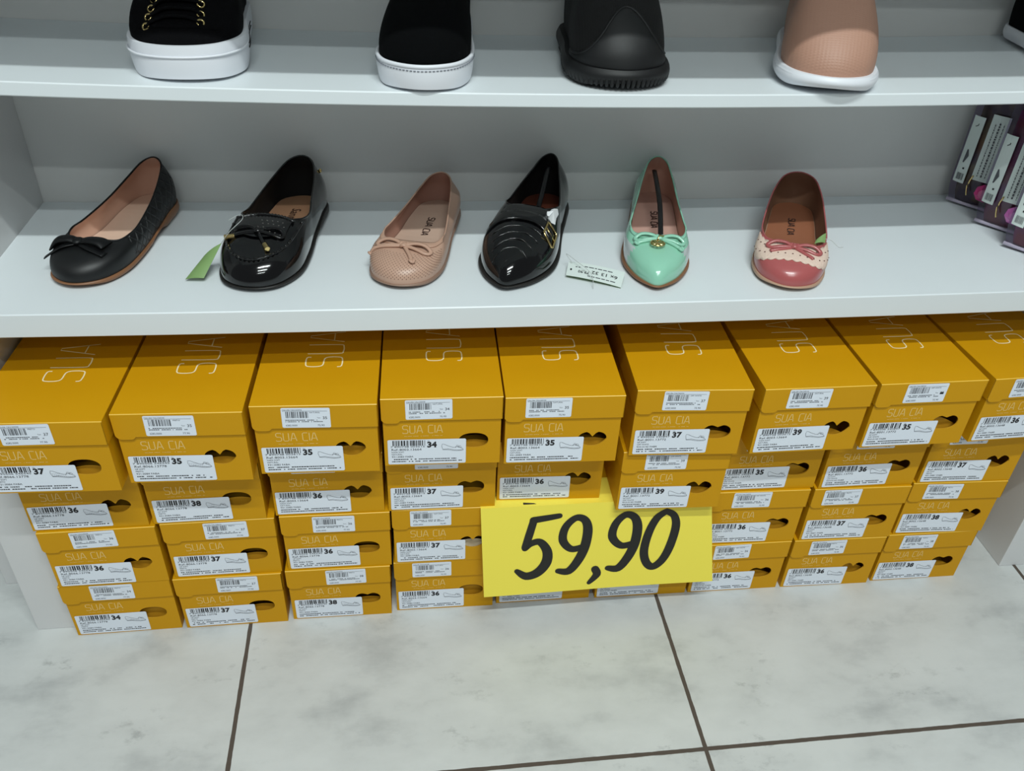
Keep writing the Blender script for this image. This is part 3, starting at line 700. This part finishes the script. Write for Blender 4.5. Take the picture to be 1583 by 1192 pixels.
mb.build('moccasin_seam', B.root, smooth=True)
mb = MB(); B.patch(mb, -.031, .031, lambda x: (.058-.012*(1-(x/.031)**2), .094-.8*x*x*1.6), 16, 8, .0022, mat('black_matte_patent', (7, 7, 8), .22, coat=.4))
M_perf = mat('perforation', (120, 118, 112), .5)
for i in range(9):
    for j in range(4):
        x = -.026+.0065*i+(.003 if j % 2 else 0); y = .058+.0075*j-.7*x*x*6
        if abs(x) < .028 and x > -.004: ball(mb, (x, y, B.tz(x, y)+.0023), (.0009, .0007, .0003), M_perf, 6, 4)
tong = mb.build('tongue', B.root, smooth=True)
pp = []
for i in range(17):
    x = -.033+.066*i/16; y = .0955-8.5*x*x; pp.append((x, y, B.tz(x, y)+.0022))
mb = MB(); tube(mb, pp, .0019, M_patent, 8)
for p in pp: ball(mb, (p[0], p[1], p[2]+.001), (.0016, .0022, .0014), M_patent, 8, 5)
mb.build('scalloped_edge', tong, smooth=True)
bw = cord_bow(B, .000, .056, M_patent, r=.0026, loop=.030, tails=(((-.012, -.003), (-.028, -.006)), ((.006, -.010), (.013, -.020))), knots=False)
for (x, y, dx, dy) in ((-.033, .0485, -1, -.25), (.0165, .0315, .55, -.8)):
    mb = MB(); z = B.tz(x, y)+.004; tube(mb, [(x-dx*.006, y-dy*.006, z), (x+dx*.0055, y+dy*.0055, z-.001)], .0032, M_gold, 12); mb.build('metal_tip', bw, bevel=.0004)
mb = MB(); p = B.grid[int(B.N*.44)][B.M-3]; ball(mb, (p.x+.0015, p.y+.001, p.z), (.0022, .0022, .003), M_gold); mb.build('heel_stud', B.root, smooth=True)
# --- C nude ballet flat
Cc = Shoe('ballet_flat', -.022, .043, zmid(0)+.0013, -math.atan2(.067, .216), .232, .043, ROUND, .26, .033, .034, .057, up_toe=.022,
          label='nude beige perforated ballet flat with thin cord bow, third from left on the middle shelf', group=FG)
Cc.upper(M_nude, mat('taupe_lining', (174, 130, 114), .6), M_nudep, dots=(mat('perforation_shadow', (112, 84, 70), .7), 13, 2.0, 11.5)); Cc.sole(mat('grey_brown_sole', (140, 112, 96), .5), infl=.0012); Cc.insole(mat('taupe_insole', (192, 162, 144), .6), txt='SUA CIA', M_txt=M_txt, ty=.65)
collar(Cc, M_nudep, .20, .0, .0105)
cord_bow(Cc, -.001, .045, M_nudep, r=.0027, loop=.034, ang=-.12, tails=(((-.015, -.004), (-.031, -.007), (-.039, -.010)), ((.010, -.011), (.020, -.024))))
# --- D black patent pointed loafer
D = Shoe('loafer', .106, .036, zmid(.1)+.0013, -math.atan2(.094, .254), .268, .046, POINT, .43, .056, .046, .074, z0=.005, up_toe=.024, corner=.03, iy=[.43, .434, .46, .52, .60, .71, .83, .94, .98], iw=[0, .34, .60, .72, .72, .60, .42, .24, 0],
         label='pointed black patent loafer with buckled strap and creased vamp, fourth on the middle shelf', group=FG)
D.upper(M_patent, mat('black_lining', (12, 12, 13), .8), M_patent); D.sole(M_dksole, infl=.0025, bulge=.002); D.insole(mat('brown_footbed', (120, 62, 44), .6), ty=.72)
mb = MB()
for k in range(4):
    y0 = .034+.0125*k; wd = .020+.004*k
    pp = [(wd*q, y0-.010*(q*q)+.004*q, D.tz(wd*q, y0-.010*q*q+.004*q)+.0002) for q in [-1+.125*i for i in range(17)]]
    tube(mb, pp, .0009, M_patent, 6)
mb.build('vamp_crease', D.root, smooth=True)
mb = MB(); D.patch(mb, -.044, .044, lambda x: (.082-.016*(x/.044)**2, .102-.018*(x/.044)**2), 24, 5, .0030, M_patent)
strap = mb.build('strap', D.root, smooth=True); so = strap.modifiers.new('s', 'SOLIDIFY'); so.thickness = .0024
mb = MB(); D.patch(mb, -.030, .030, lambda x: (.100-9*x*x, .122-9*x*x), 12, 6, .0016, M_patent); t_ = mb.build('tongue', D.root, smooth=True); so = t_.modifiers.new('s', 'SOLIDIFY'); so.thickness = .0022
mb = MB(); x, y = .0385, .0800
cs = [(x-.006, y+.010), (x-.007, y-.012), (x+.005, y-.014), (x+.0055, y+.009)]
cs = [(a, b, D.tz(a, b)+.0055) for a, b in cs]
cl = []
for i in range(4):
    p, q = Vector(cs[i]), Vector(cs[(i+1) % 4]); cl += [p.lerp(q, t) for t in (.08, .36, .64, .92)]
tube(mb, cl, .0013, M_gold, 8, closed=True); tube(mb, [Vector(cs[0]).lerp(Vector(cs[1]), .5), Vector(cs[2]).lerp(Vector(cs[3]), .5)], .0009, M_gold, 6)
mb.build('buckle', strap, smooth=True)
# --- E mint ballet flat
E_ = Shoe('ballet_flat', .2895, .027, zmid(.3)+.0013, -math.atan2(.062, .262), .268, .0405, POINT, .265, .037, .038, .070, up_toe=.024,
          label='mint green pointed ballet flat with cord bow and gold charm on the middle shelf', group=FG)
E_.upper(M_mint, mat('pink_beige_lining', (206, 164, 146), .6), M_mint, band=(M_offw, lambda c, v: .046 < c.y < .094 and v < .62 and abs(c.x) > .028)); E_.sole(M_tan, infl=.0022); E_.insole(mat('rose_beige_insole', (200, 160, 146), .6), txt='SUA CIA', M_txt=M_txt, ty=.66)
collar(E_, M_mint, .19, .0, .009)
bw = cord_bow(E_, .001, .061, M_mint, r=.0028, loop=.030, tails=(((-.014, -.005), (-.028, -.009)), ((.013, -.007), (.026, -.014))))
mb = MB(); z = E_.tz(-.002, .047)+.0040
R_ = .0086
tube(mb, [(-.002+R_*math.cos(q), .047+R_*math.sin(q), z-.0005*math.sin(q)) for q in [2*pi*i/20 for i in range(20)]], .0010, M_gold, 8, closed=True)
for i in range(4):
    q = pi*i/4; tube(mb, [(-.002-R_*math.cos(q), .047-R_*math.sin(q), z), (-.002+R_*math.cos(q), .047+R_*math.sin(q), z)], .0011, M_gold, 6)
ball(mb, (-.002, .047, z), (.0026, .0026, .0014), M_gold); tube(mb, [(-.002, .055, z+.001), (0, .061, z+.004), (.004, .060, z+.004), (.006, .064, z+.002)], .0011, M_gold, 6)
mb.build('gold_charm', E_.root, smooth=True)
# --- F rose ballet flat with lace
F_ = Shoe('ballet_flat', .450, .018, zmid(.47)+.0013, -math.atan2(.098, .230), .246, .0425, ROUND, .245, .035, .036, .062, up_toe=.023, iw=[0, .42, .76, .92, .94, .86, .72, .46, 0],
          label='dusty rose ballet flat with cream crochet trim and cord bow, rightmost on the middle shelf', group=FG)
F_.upper(M_rose, mat('brown_lining', (128, 92, 70), .65), M_rose); F_.sole(mat('beige_sole', (182, 148, 124), .5), infl=.0018); F_.insole(M_brown_in, txt='SUA CIA', M_txt=M_txt, ty=.67, th=.0085)
mb = MB()
lv = []; LN = 120
for a in range(LN+1):
    q = -15.5+31*a/LN; jl = max(.9, 9.6-8.6*(abs(q)/14)**1.8)-.55*abs(math.sin(q*1.35)); jh = 14.9+.5*abs(math.sin(q*1.35+.6))-1.2*(abs(q)/15)**2; row = []
    for k in range(9):
        jj = jl+(jh-jl)*k/8; i0 = math.floor(q); fa = q-i0; j0 = min(int(jj), F_.M-1); fb = jj-j0
        g0, g1 = F_.grid[i0 % F_.N], F_.grid[(i0+1) % F_.N]
        c = g0[j0].lerp(g0[j0+1], fb).lerp(g1[j0].lerp(g1[j0+1], fb), fa)
        du = (g1[j0]-g0[j0]).normalized(); dw = (g0[j0+1]-g0[j0]).normalized(); n_ = du.cross(dw).normalized()
        if n_.z < 0: n_ = -n_
        row.append(c+n_*.0012)
    lv.append(row)
mb.add([p for r_ in lv for p in r_], [(a*9+k, (a+1)*9+k, (a+1)*9+k+1, a*9+k+1) for a in range(LN) for k in range(8)], M_lace)
lace = mb.build('lace_trim', F_.root, smooth=True); so = lace.modifiers.new('s', 'SOLIDIFY'); so.thickness = .0012
mb = MB()
for a in range(4, LN-3, 4):
    c = lv[a][3 if (a//4) % 2 else 6]; ball(mb, tuple(c+Vector((0, -.0002, .0003))), (.0011, .0009, .0006), mat('lace_eyelet', (96, 62, 58), .8), 8, 4)
mb.build('eyelets', lace)
cord_bow(F_, .001, .0465, M_rose, r=.0028, loop=.032, tails=(((-.014, -.007), (-.028, -.012)), ((.012, -.009), (.024, -.016))), knots=False)
# things put in or hung on the flats
M_strip = mat('black_plastic', (18, 17, 18), .35)
def tensioner(s, x0, y0, x1, y1, z1, lab):
    mb = MB(); a = Vector((x0, y0, s.z0(y0)+.0045)); b = Vector((x1, y1, z1)); mid = (a+b)/2+Vector((.002, 0, .010))
    pp = smooth_path([a, a.lerp(mid, .5)+Vector((0, 0, .003)), mid, mid.lerp(b, .5)+Vector((0, 0, .002)), b], 6)
    tube(mb, pp, .0034, M_strip, 8, rz=.0012)
    o = mb.build('shoe_tensioner', smooth=True); o.matrix_world = Matrix.Translation(s.root.location) @ Matrix.Rotation(s.root.rotation_euler.z, 4, 'Z')
    tag(o, lab, 'shoe stretcher')
tensioner(E_, .006, .064, -.004, .246, .055, 'black plastic strip springing from toe to heel inside the mint flat')
tensioner(D, .004, .128, .000, .247, .060, 'black plastic strip springing from toe to heel inside the pointed loafer')
mb = MB(); r = random.Random(7); vs = [(0, 0, .012)]
for i in range(11):
    q = 2*pi*i/11; rr = .010+r.uniform(-.003, .005); vs.append((rr*math.cos(q)*.7, rr*math.sin(q)*1.5, .006+r.uniform(-.004, .006)))
for i in range(11):
    q = 2*pi*i/11; vs.append((.006*math.cos(q), .010*math.sin(q), -.004))
mb.add(vs, [(0, 1+i, 1+(i+1) % 11) for i in range(11)]+[(1+i, 12+i, 12+(i+1) % 11, 1+(i+1) % 11) for i in range(11)]+[tuple(range(22, 11, -1))], mat('white_tissue', (224, 226, 228), .8))
o = mb.build('tissue_paper'); th = D.root.rotation_euler.z
lx, ly = .031, .112; o.location = (D.root.location.x+lx*math.cos(th)-ly*math.sin(th), D.root.location.y+lx*math.sin(th)+ly*math.cos(th), D.root.location.z+.048); o.rotation_euler = (.2, .3, th)
tag(o, 'crumpled white tissue paper stuffed beside the tongue of the pointed loafer', 'tissue paper')
# price tags
M_tagp = mat('tag_paper', (214, 224, 220), .5); M_tagg = mat('green_tag_back', (126, 158, 98), .5); M_thread = mat('clear_thread', (190, 194, 192), .3)
def hang_tag(quad, front, back, label, thread, writing=None):
    """quad: four 3-D corners; a gently curled card with its thread"""
    mb = MB(); P = [Vector(q) for q in quad]; n = (P[1]-P[0]).cross(P[3]-P[0]).normalized(); N = 10
    if n.z < 0: n = -n
    def T(u, v, d=0): 
        a = P[0].lerp(P[1], u); b = P[3].lerp(P[2], u); q = a.lerp(b, v); return tuple(q+n*(d+.0035*4*u*(1-u)*.5))
    for d, M in ((.0003, front), (0, back)):
        vs = [T(i/N, j/3, d) for i in range(N+1) for j in range(4)]
        mb.add(vs, [(i*4+j, (i+1)*4+j, (i+1)*4+j+1, i*4+j+1) for i in range(N) for j in range(3)], M)
    if writing: writing(mb, lambda u, v: T(u, v, .0006))
    o = mb.build('price_tag', smooth=True)
    mb = MB(); tube(mb, smooth_path(thread, 6), .00035, M_thread, 5); mb.build('tag_thread', o, smooth=True)
    tag(o, label, 'price tag')
def wr(mb, T):
    # printed upside down as seen from the front
    F = lambda u, v: T(1-u, 1-v)
    k = 1/.058
    def tt(s, u, v, h, wd): 
        vs, fs, w_ = text_geo(s, .01); mb.add([F(u+a*wd/w_, v+b*h/.72) for a, b in vs], fs, M_ink)
    tt('6x 13 32', .10, .42, .20, .46); tt('79,90', .60, .52, .18, .20)
    for i, (u, v, wd) in enumerate(((.12, .78, .5), (.15, .20, .55), (.66, .30, .2))):
        smudge_line(mb, u, u+wd, v, .05, F, i, M_ink2)
    mb.add([F(.93+.018*math.cos(q), .55+.07*math.sin(q)) for q in [2*pi*i/10 for i in range(10)]], [tuple(range(10))], M_ink)
zb = zmid(.2)
hang_tag([(.1855, .0640, zb+.004), (.2480, .0345, zb+.0015), (.2580, .0590, zb+.009), (.1930, .0890, zb+.010)], M_tagp, M_tagg, 'white paper price tag lying on the shelf right of the pointed loafer',
         [(.196, .082, zb+.012), (.190, .094, zb+.018), (.200, .078, zb+.016), (.214, .052, zb+.012), (.214, .034, zb+.002)], wr)
zb = zmid(-.25)
hang_tag([(-0.2640, 0.0700, zb+0.003), (-0.2420, 0.0668, zb+0.006), (-0.2220, 0.0960, zb+0.036), (-0.2440, 0.0974, zb+0.020)], M_tagg, M_tagg, 'green paper tag curling out from the left side of the patent loafer',
         [(-.2225, .0955, zb+.036), (-.210, .094, zb+.052), (-.196, .105, zb+.062), (-.200, .118, zb+.062), (-.214, .116, zb+.056)])
zb = zmid(.5)
hang_tag([(.4960, .0640, zb+.040), (.5110, .0660, zb+.040), (.5150, .0770, zb+.048), (.5010, .0710, zb+.042)], M_tagg, M_tagg, 'small green paper tag poking out of the rose ballet flat',
         [(.512, .072, zb+.043), (.520, .068, zb+.042), (.528, .062, zb+.036), (.532, .058, zb+.038)])
# ------------------------------------------------------------------ sneakers on the upper shelf
SG = 'sneakers displayed on the upper shelf'
M_rub = mat('white_rubber', (226, 228, 234), .45)
M_canvas = mat('black_canvas', (5, 5, 7), .9, spec=.1, bump=.5, bscale=900)
M_suede = mat('black_suede', (4, 5, 6), .95, spec=.1, bump=.2, bscale=700)
SN_IW = [0, .38, .58, .66, .68, .66, .60, .44, 0]
def sneaker(name, x, y, dxdy, L, hw, z0, T, zt, shape, label, lift=0.0, up_toe=.036, zs=.055, zh=.075, fk0=.45, dzz=-.016, iw=None):
    fk = [fk0, fk0, fk0, .6, .9, .9, .9, .9, 1.0]
    pz = [dzz, dzz, dzz, -.018, -.02, -.02, -.02, -.022, -.022]
    s = Shoe(name, x, y, zup(x)+.0020+lift, -math.atan2(dxdy, 1), L, hw, shape, T, zt, zs+z0, zh+z0, z0=z0, iw=iw or SN_IW, fk=fk, pz=pz, aup=1.0, up_toe=up_toe, label=label, group=SG, corner=.04)
    return s
S1 = sneaker('sneaker', -.226, .066, .02, .220, .054, .034, .66, .118, SQUARE, up_toe=.005, fk0=.56, dzz=-.055, iw=[0, .26, .38, .46, .50, .52, .50, .40, 0], label= 'black canvas lace-up sneaker with thick white platform sole, leftmost on the upper shelf')
S1.upper(M_canvas, M_canvas, M_canvas, name='upper'); S1.sole(M_rub, infl=.004, toe_spring=.002, arch=False, bulge=.001, steps=8)
mb = MB(); tube(mb, [(p.x, p.y, .0245) if False else Vector((p.x*1.085, p.y-.0052 if p.y < .1 else p.y, .0240)) for p in S1.outer], .0011, M_rub, 6, closed=True); mb.build('foxing_stripe', S1.root, smooth=True)
for k, y in enumerate((.027, .038, .050, .063, .078)):
    for sg in (-1, 1):
        x = sg*(.027-.001*k)-.006; mb = MB(); z = S1.tz(x, y)+.0012
        n = Vector((sg*.35, -.75, .6)).normalized(); a = n.cross(Vector((0, 0, 1))).normalized(); b = a.cross(n)
        tube(mb, [Vector((x, y, z))+a*.0033*math.cos(q)+b*.0033*math.sin(q) for q in [2*pi*i/14 for i in range(14)]], .0011, M_gold, 8, closed=True)
        mb.build('eyelet', S1.root, smooth=True)
    mb = MB(); S1.cord(mb, [(-.033, y), (-.018, y+.002, .002), (.006, y+.002, .002), (.021, y+.001)], .0036, M_canvas, rz=.0014)
    mb.build('shoelace', S1.root, smooth=True)
mb = MB(); S1.patch(mb, -.040, .040, lambda x: (.018+6*x*x, .040-3*x*x), 18, 5, .0012, M_canvas); mb.build('toe_cap', S1.root, smooth=True)
mb = MB()
for dz in (0, .0045):
    pts = [(p.x*1.0+.0050, p.y, .018+dz) for p in S1.outer[16:27]]; tube(mb, pts, .0006, M_ink, 5)
mb.build('side_stripe', S1.root)
S2 = sneaker('sneaker', .0105, .050, .17, .240, .0475, .024, .50, .100, ROUND, up_toe=.022, fk0=.60, dzz=-.020, label= 'plain black suede slip-on sneaker with stitched white cup sole on the upper shelf')
S2.upper(M_suede, M_suede, M_suede); S2.sole(M_rub, infl=.0035, toe_spring=.002, arch=False, bulge=.0006, steps=6)
mb = MB(); ring = []
for p in S2.outer:
    cy = min(max(p.y, .3*S2.L), .8*S2.L); o_ = Vector((p.x, p.y-cy, 0)).normalized(); ring.append(Vector((p.x, p.y, .0250))+o_*.0026)
tube(mb, ring, .0022, M_rub, 8, closed=True); mb.build('sole_rim', S2.root, smooth=True)
M_st = mat('grey_stitch', (120, 124, 134), .6); mb = MB()
ring2 = []
for i, p in enumerate(S2.outer):
    cy = min(max(p.y, .3*S2.L), .8*S2.L); o_ = Vector((p.x, p.y-cy, 0)).normalized(); ring2.append(Vector((p.x, p.y, .0212))+o_*.0043)
rp = smooth_path(ring2, 4, closed=True)
for i in range(0, len(rp)-2, 3): tube(mb, rp[i:i+3], .0005, M_st, 5)
mb.build('sole_stitching', S2.root)
# chunky knit sneaker
M_knit = pattern_mat('black_knit', (7, 7, 8), 'weave', 420, .9); M_mould = mat('black_moulded_rubber', (7, 8, 10), .58, bump=.1, bscale=120)
S3 = sneaker('sneaker', .234, .066, -.02, .212, .0500, .020, .40, .125, ROUND, 'all-black knit sock sneaker with chunky moulded sole on the upper shelf', zs=.075, zh=.10, fk0=.30, dzz=-.035)
S3.upper(M_knit, M_knit, M_knit); S3.sole(M_mould, infl=.006, toe_spring=.007, arch=False, bulge=.004, steps=8)
mb = MB()
for sg in (-1, 1):
    pass
g3 = []
for i in range(-16, 17):
    c = S3.grid[i % S3.N]; jm = 7.2*math.exp(-(i/6.5)**2)+1.2; row = []
    for k in range(7):
        t = jm*k/6; j0 = int(t); f = t-j0; p = c[j0].lerp(c[min(j0+1, S3.M)], f); o_ = Vector((p.x, p.y-.3*S3.L, .02)).normalized(); row.append(p+o_*(.0028*(1-(k/6)**2)+.0006))
    g3.append(row)
mb.add([p for r_ in g3 for p in r_], [(a*7+k, (a+1)*7+k, (a+1)*7+k+1, a*7+k+1) for a in range(32) for k in range(6)], M_mould)
tube(mb, [r_[6] for r_ in g3], .0014, M_mould, 8)
mb.build('toe_guard', S3.root, smooth=True)
mb = MB()
for i, p in enumerate(S3.outer):
    if p.y < .15:
        cy = min(max(p.y, .3*S3.L), .8*S3.L); o_ = Vector((p.x, p.y-cy, 0)).normalized()*(.0068)
        ball(mb, (p.x+o_.x, p.y+o_.y, .010), (.0028, .0028, .0075), M_mould, 8, 6)
mb.build('sole_lugs', S3.root, smooth=True)
# tan sock sneaker
M_tanp = pattern_mat('tan_perforated', (176, 134, 114), 'weave', 260, .55)
S4 = sneaker('sneaker', .456, .046, .30, .238, .0500, .016, .43, .115, ROUND, 'dusty tan textured slip-on sneaker with curved white sole on the upper shelf', lift=.002, zs=.06, zh=.09, fk0=.35, dzz=-.03)
S4.upper(M_tanp, mat('brown_lining_dark', (70, 48, 42), .6), M_tanp); S4.sole(M_rub, infl=.0045, toe_spring=.005, arch=False, bulge=.0035, steps=8)
mb = MB(); ring = []
for p in S4.outer:
    cy = min(max(p.y, .3*S4.L), .8*S4.L); o_ = Vector((p.x, p.y-cy, 0)).normalized(); ring.append(Vector((p.x, p.y, .0125))+o_*.0042)
tube(mb, ring, .0026, M_rub, 10, closed=True); mb.build('sole_rim', S4.root, smooth=True)
S5 = sneaker('sneaker', .826, .105, .02, .180, .046, .015, .44, .085, ROUND, 'black sneaker with thin white sole cut off at the right end of the upper shelf', lift=.002)
S5.upper(M_suede, M_suede, M_suede); S5.sole(M_rub, infl=.003, toe_spring=.003, arch=False)
mb = MB(); z = S5.tz(-.028, .050); ball(mb, (-.030, .050, z-.002), (.0022, .003, .003), M_rub); mb.build('eyelet', S5.root, smooth=True)
# ------------------------------------------------------------------ pouches at the right end of the middle shelf
def film():
    M = bpy.data.materials.new('clear_film'); M.use_nodes = True; nt = M.node_tree; nt.nodes.clear()
    o = node(nt, 'ShaderNodeOutputMaterial'); a = node(nt, 'ShaderNodeBsdfTransparent'); b = node(nt, 'ShaderNodeBsdfGlossy'); mx = node(nt, 'ShaderNodeMixShader')
    a.inputs[0].default_value = (.84, .78, .90, 1); b.inputs['Color'].default_value = (.8, .8, .9, 1); b.inputs['Roughness'].default_value = .18
    f = node(nt, 'ShaderNodeFresnel'); f.inputs[0].default_value = 1.5
    ad = math_node(nt, 'ADD', f.outputs[0], .02)
    nt.links.new(ad, mx.inputs[0]); nt.links.new(a.outputs[0], mx.inputs[1]); nt.links.new(b.outputs[0], mx.inputs[2]); nt.links.new(mx.outputs[0], o.inputs[0])
    return M
M_film = film()
def pouch(px_, py_, rz, cloth, stone, lab, tz):
    root = empty('accessory_pouch', (px_, py_, tz), rz, lab, 'plastic pouch', 'clear pouches at the right end of the middle shelf')
    W, H, Dp = .118, .185, .034
    # local: x along the face, -y towards the viewer
    mb = MB(); nx, nz = 10, 12
    def sh(sgn, sc):
        vs = []
        for i in range(nx+1):
            for k in range(nz+1):
                u = i/nx; v = k/nz
                b = (4*u*(1-u))**.45*(4*min(v+.03, .5)*(1-min(v+.03, .5)))**.5*(1-.35*max(0, v-.5)*2)
                vs.append((W*(.5+(u-.5)*sc*(1 if v > .12 else .90+.10*v/.12)), sgn*Dp/2*b*sc+Dp/2, .002+v*H*sc+(1-sc)*.02))
        return vs
    fs = [(i*(nz+1)+k, (i+1)*(nz+1)+k, (i+1)*(nz+1)+k+1, i*(nz+1)+k+1) for i in range(nx) for k in range(nz)]
    mb.add(sh(-1, 1), fs, M_film); mb.add(sh(1, 1), [f[::-1] for f in fs], M_film)
    mb.build('clear_bag', root, smooth=True)
    mb = MB(); vs = sh(-1, .86)+[]; mb.add([(x, y, z) for x, y, z in sh(-1, .84)], fs, cloth); mb.add([(x, y, z) for x, y, z in sh(1, .84)], [f[::-1] for f in fs], cloth)
    mb.build('folded_cloth', root, smooth=True)
    mb = MB(); tube(mb, [(W*.03, Dp/2-.003, .004), (W*.5, Dp/2-.007, .002), (W*.97, Dp/2-.003, .004)], .0022, mat('milky_seam', (196, 186, 206), .35), 8, rz=.0026); mb.build('bottom_seam', root, smooth=True)
    f0 = lambda x: Dp/2-Dp/2*(4*max(.02, min(.98, x/W))*(1-max(.02, min(.98, x/W))))**.45-.0014
    for (x0, x1, z0, z1, kind) in ((.004, .020, .034, .130, 0), (.028, .052, .044, .138, 1)):
        mb = MB(); vs = []
        for k in range(5):
            x = x0+(x1-x0)*k/4; vs += [(x, f0(x), z0), (x, f0(x), z1)]
        mb.add(vs, [(2*k, 2*k+2, 2*k+3, 2*k+1) for k in range(4)], M_tagp)
        T = lambda u, v: (u, f0(u)-.0006, v)
        if kind == 0:
            barcode(mb, x0+.003, z0+.004, x1-.003, z0+.014, T, lab, M_ink2)
            mb.add([T(x0+.008, z0+.020), T(x0+.0105, z0+.020), T(x0+.0105, z0+.0225), T(x0+.008, z0+.0225)], [(0, 1, 2, 3)], M_ink)
            ribbon(mb, [(x0+.006, z0+.030), (x0+.008, z0+.040), (x0+.007, z0+.048)], [.002, .005, .002], M_ink2, T)
            ribbon(mb, [(x0+.006, z1-.014), (x0+.009, z1-.012), (x0+.009, z1-.010)], .001, M_ink, T)
        else:
            for q, (ww_, dx) in enumerate(((.0012, .006), (.0022, .011), (.0010, .017))):
                u = z0+.006
                rr = random.Random(lab+str(q))
                while u < z1-.012:
                    l = rr.uniform(.001, .004); mb.add([T(x0+dx, u), T(x0+dx+ww_, u), T(x0+dx+ww_, u+l), T(x0+dx, u+l)], [(0, 1, 2, 3)], M_ink2); u += l+.0012
        mb.build('paper_label', root)
    mb = MB(); c = (.052, f0(.052)-.0012, .030); vs = [(c[0]+.013*math.cos(q), c[1]-.002, c[2]+.013*math.sin(q)) for q in [2*pi*i/8+.2 for i in range(8)]]+[(c[0]+.007*math.cos(q), c[1]-.007, c[2]+.007*math.sin(q)) for q in [2*pi*i/8+.5 for i in range(8)]]+[(c[0], c[1]+.004, c[2])]
    mb.add(vs, [(i, (i+1) % 8, 8+(i+1) % 8, 8+i) for i in range(8)]+[tuple(range(8, 16))]+[(16, (i+1) % 8, i) for i in range(8)], stone); mb.build('heart_gem', root)
    mb = MB(); tube(mb, smooth_path([(.03, f0(.03)-.001, .020), (.027, f0(.027)-.001, .034), (.030, f0(.03)-.001, .05)], 5), .0012, M_gold, 6); mb.build('gold_trim', root, smooth=True); mb = MB(); ball(mb, (.072, f0(.072), .128), .002, M_gold, 8, 6); mb.build('gold_bead', root, smooth=True)
def cloth_mat(n, a, b):
    M = mat(n, a, .35, bump=.5, bscale=60); nt = M.node_tree; p = nt.nodes['Principled BSDF']
    tc = node(nt, 'ShaderNodeTexCoord'); nz = node(nt, 'ShaderNodeTexNoise'); nz.inputs['Scale'].default_value = 22; nt.links.new(tc.outputs['Object'], nz.inputs['Vector'])
    r = node(nt, 'ShaderNodeValToRGB'); r.color_ramp.elements[0].position = .42; r.color_ramp.elements[0].color = (*lin(a), 1); r.color_ramp.elements[1].position = .62; r.color_ramp.elements[1].color = (*lin(b), 1)
    nt.links.new(nz.outputs['Fac'], r.inputs[0]); nt.links.new(r.outputs[0], p.inputs['Base Color'])
    return M
st = mat('magenta_gem', (214, 40, 130), .15, coat=.6); st2 = mat('pink_gem', (214, 110, 190), .15, coat=.6)
pouch(.787, .262, -math.radians(45), cloth_mat('olive_cloth', (60, 30, 52), (132, 116, 62)), st, 'clear pouch with dark olive cloth and magenta gem, farthest back of three', zmid(.84)+.0022)
pouch(.787, .186, -math.radians(45), cloth_mat('maroon_cloth', (120, 20, 38), (120, 38, 108)), st2, 'clear pouch with maroon cloth and pink gem, middle one of three', zmid(.84)+.0022)
pouch(.785, .112, -math.radians(45), cloth_mat('wine_cloth', (150, 24, 48), (140, 50, 140)), st2, 'clear pouch with wine red and purple cloth, nearest of three', zmid(.84)+.0022)
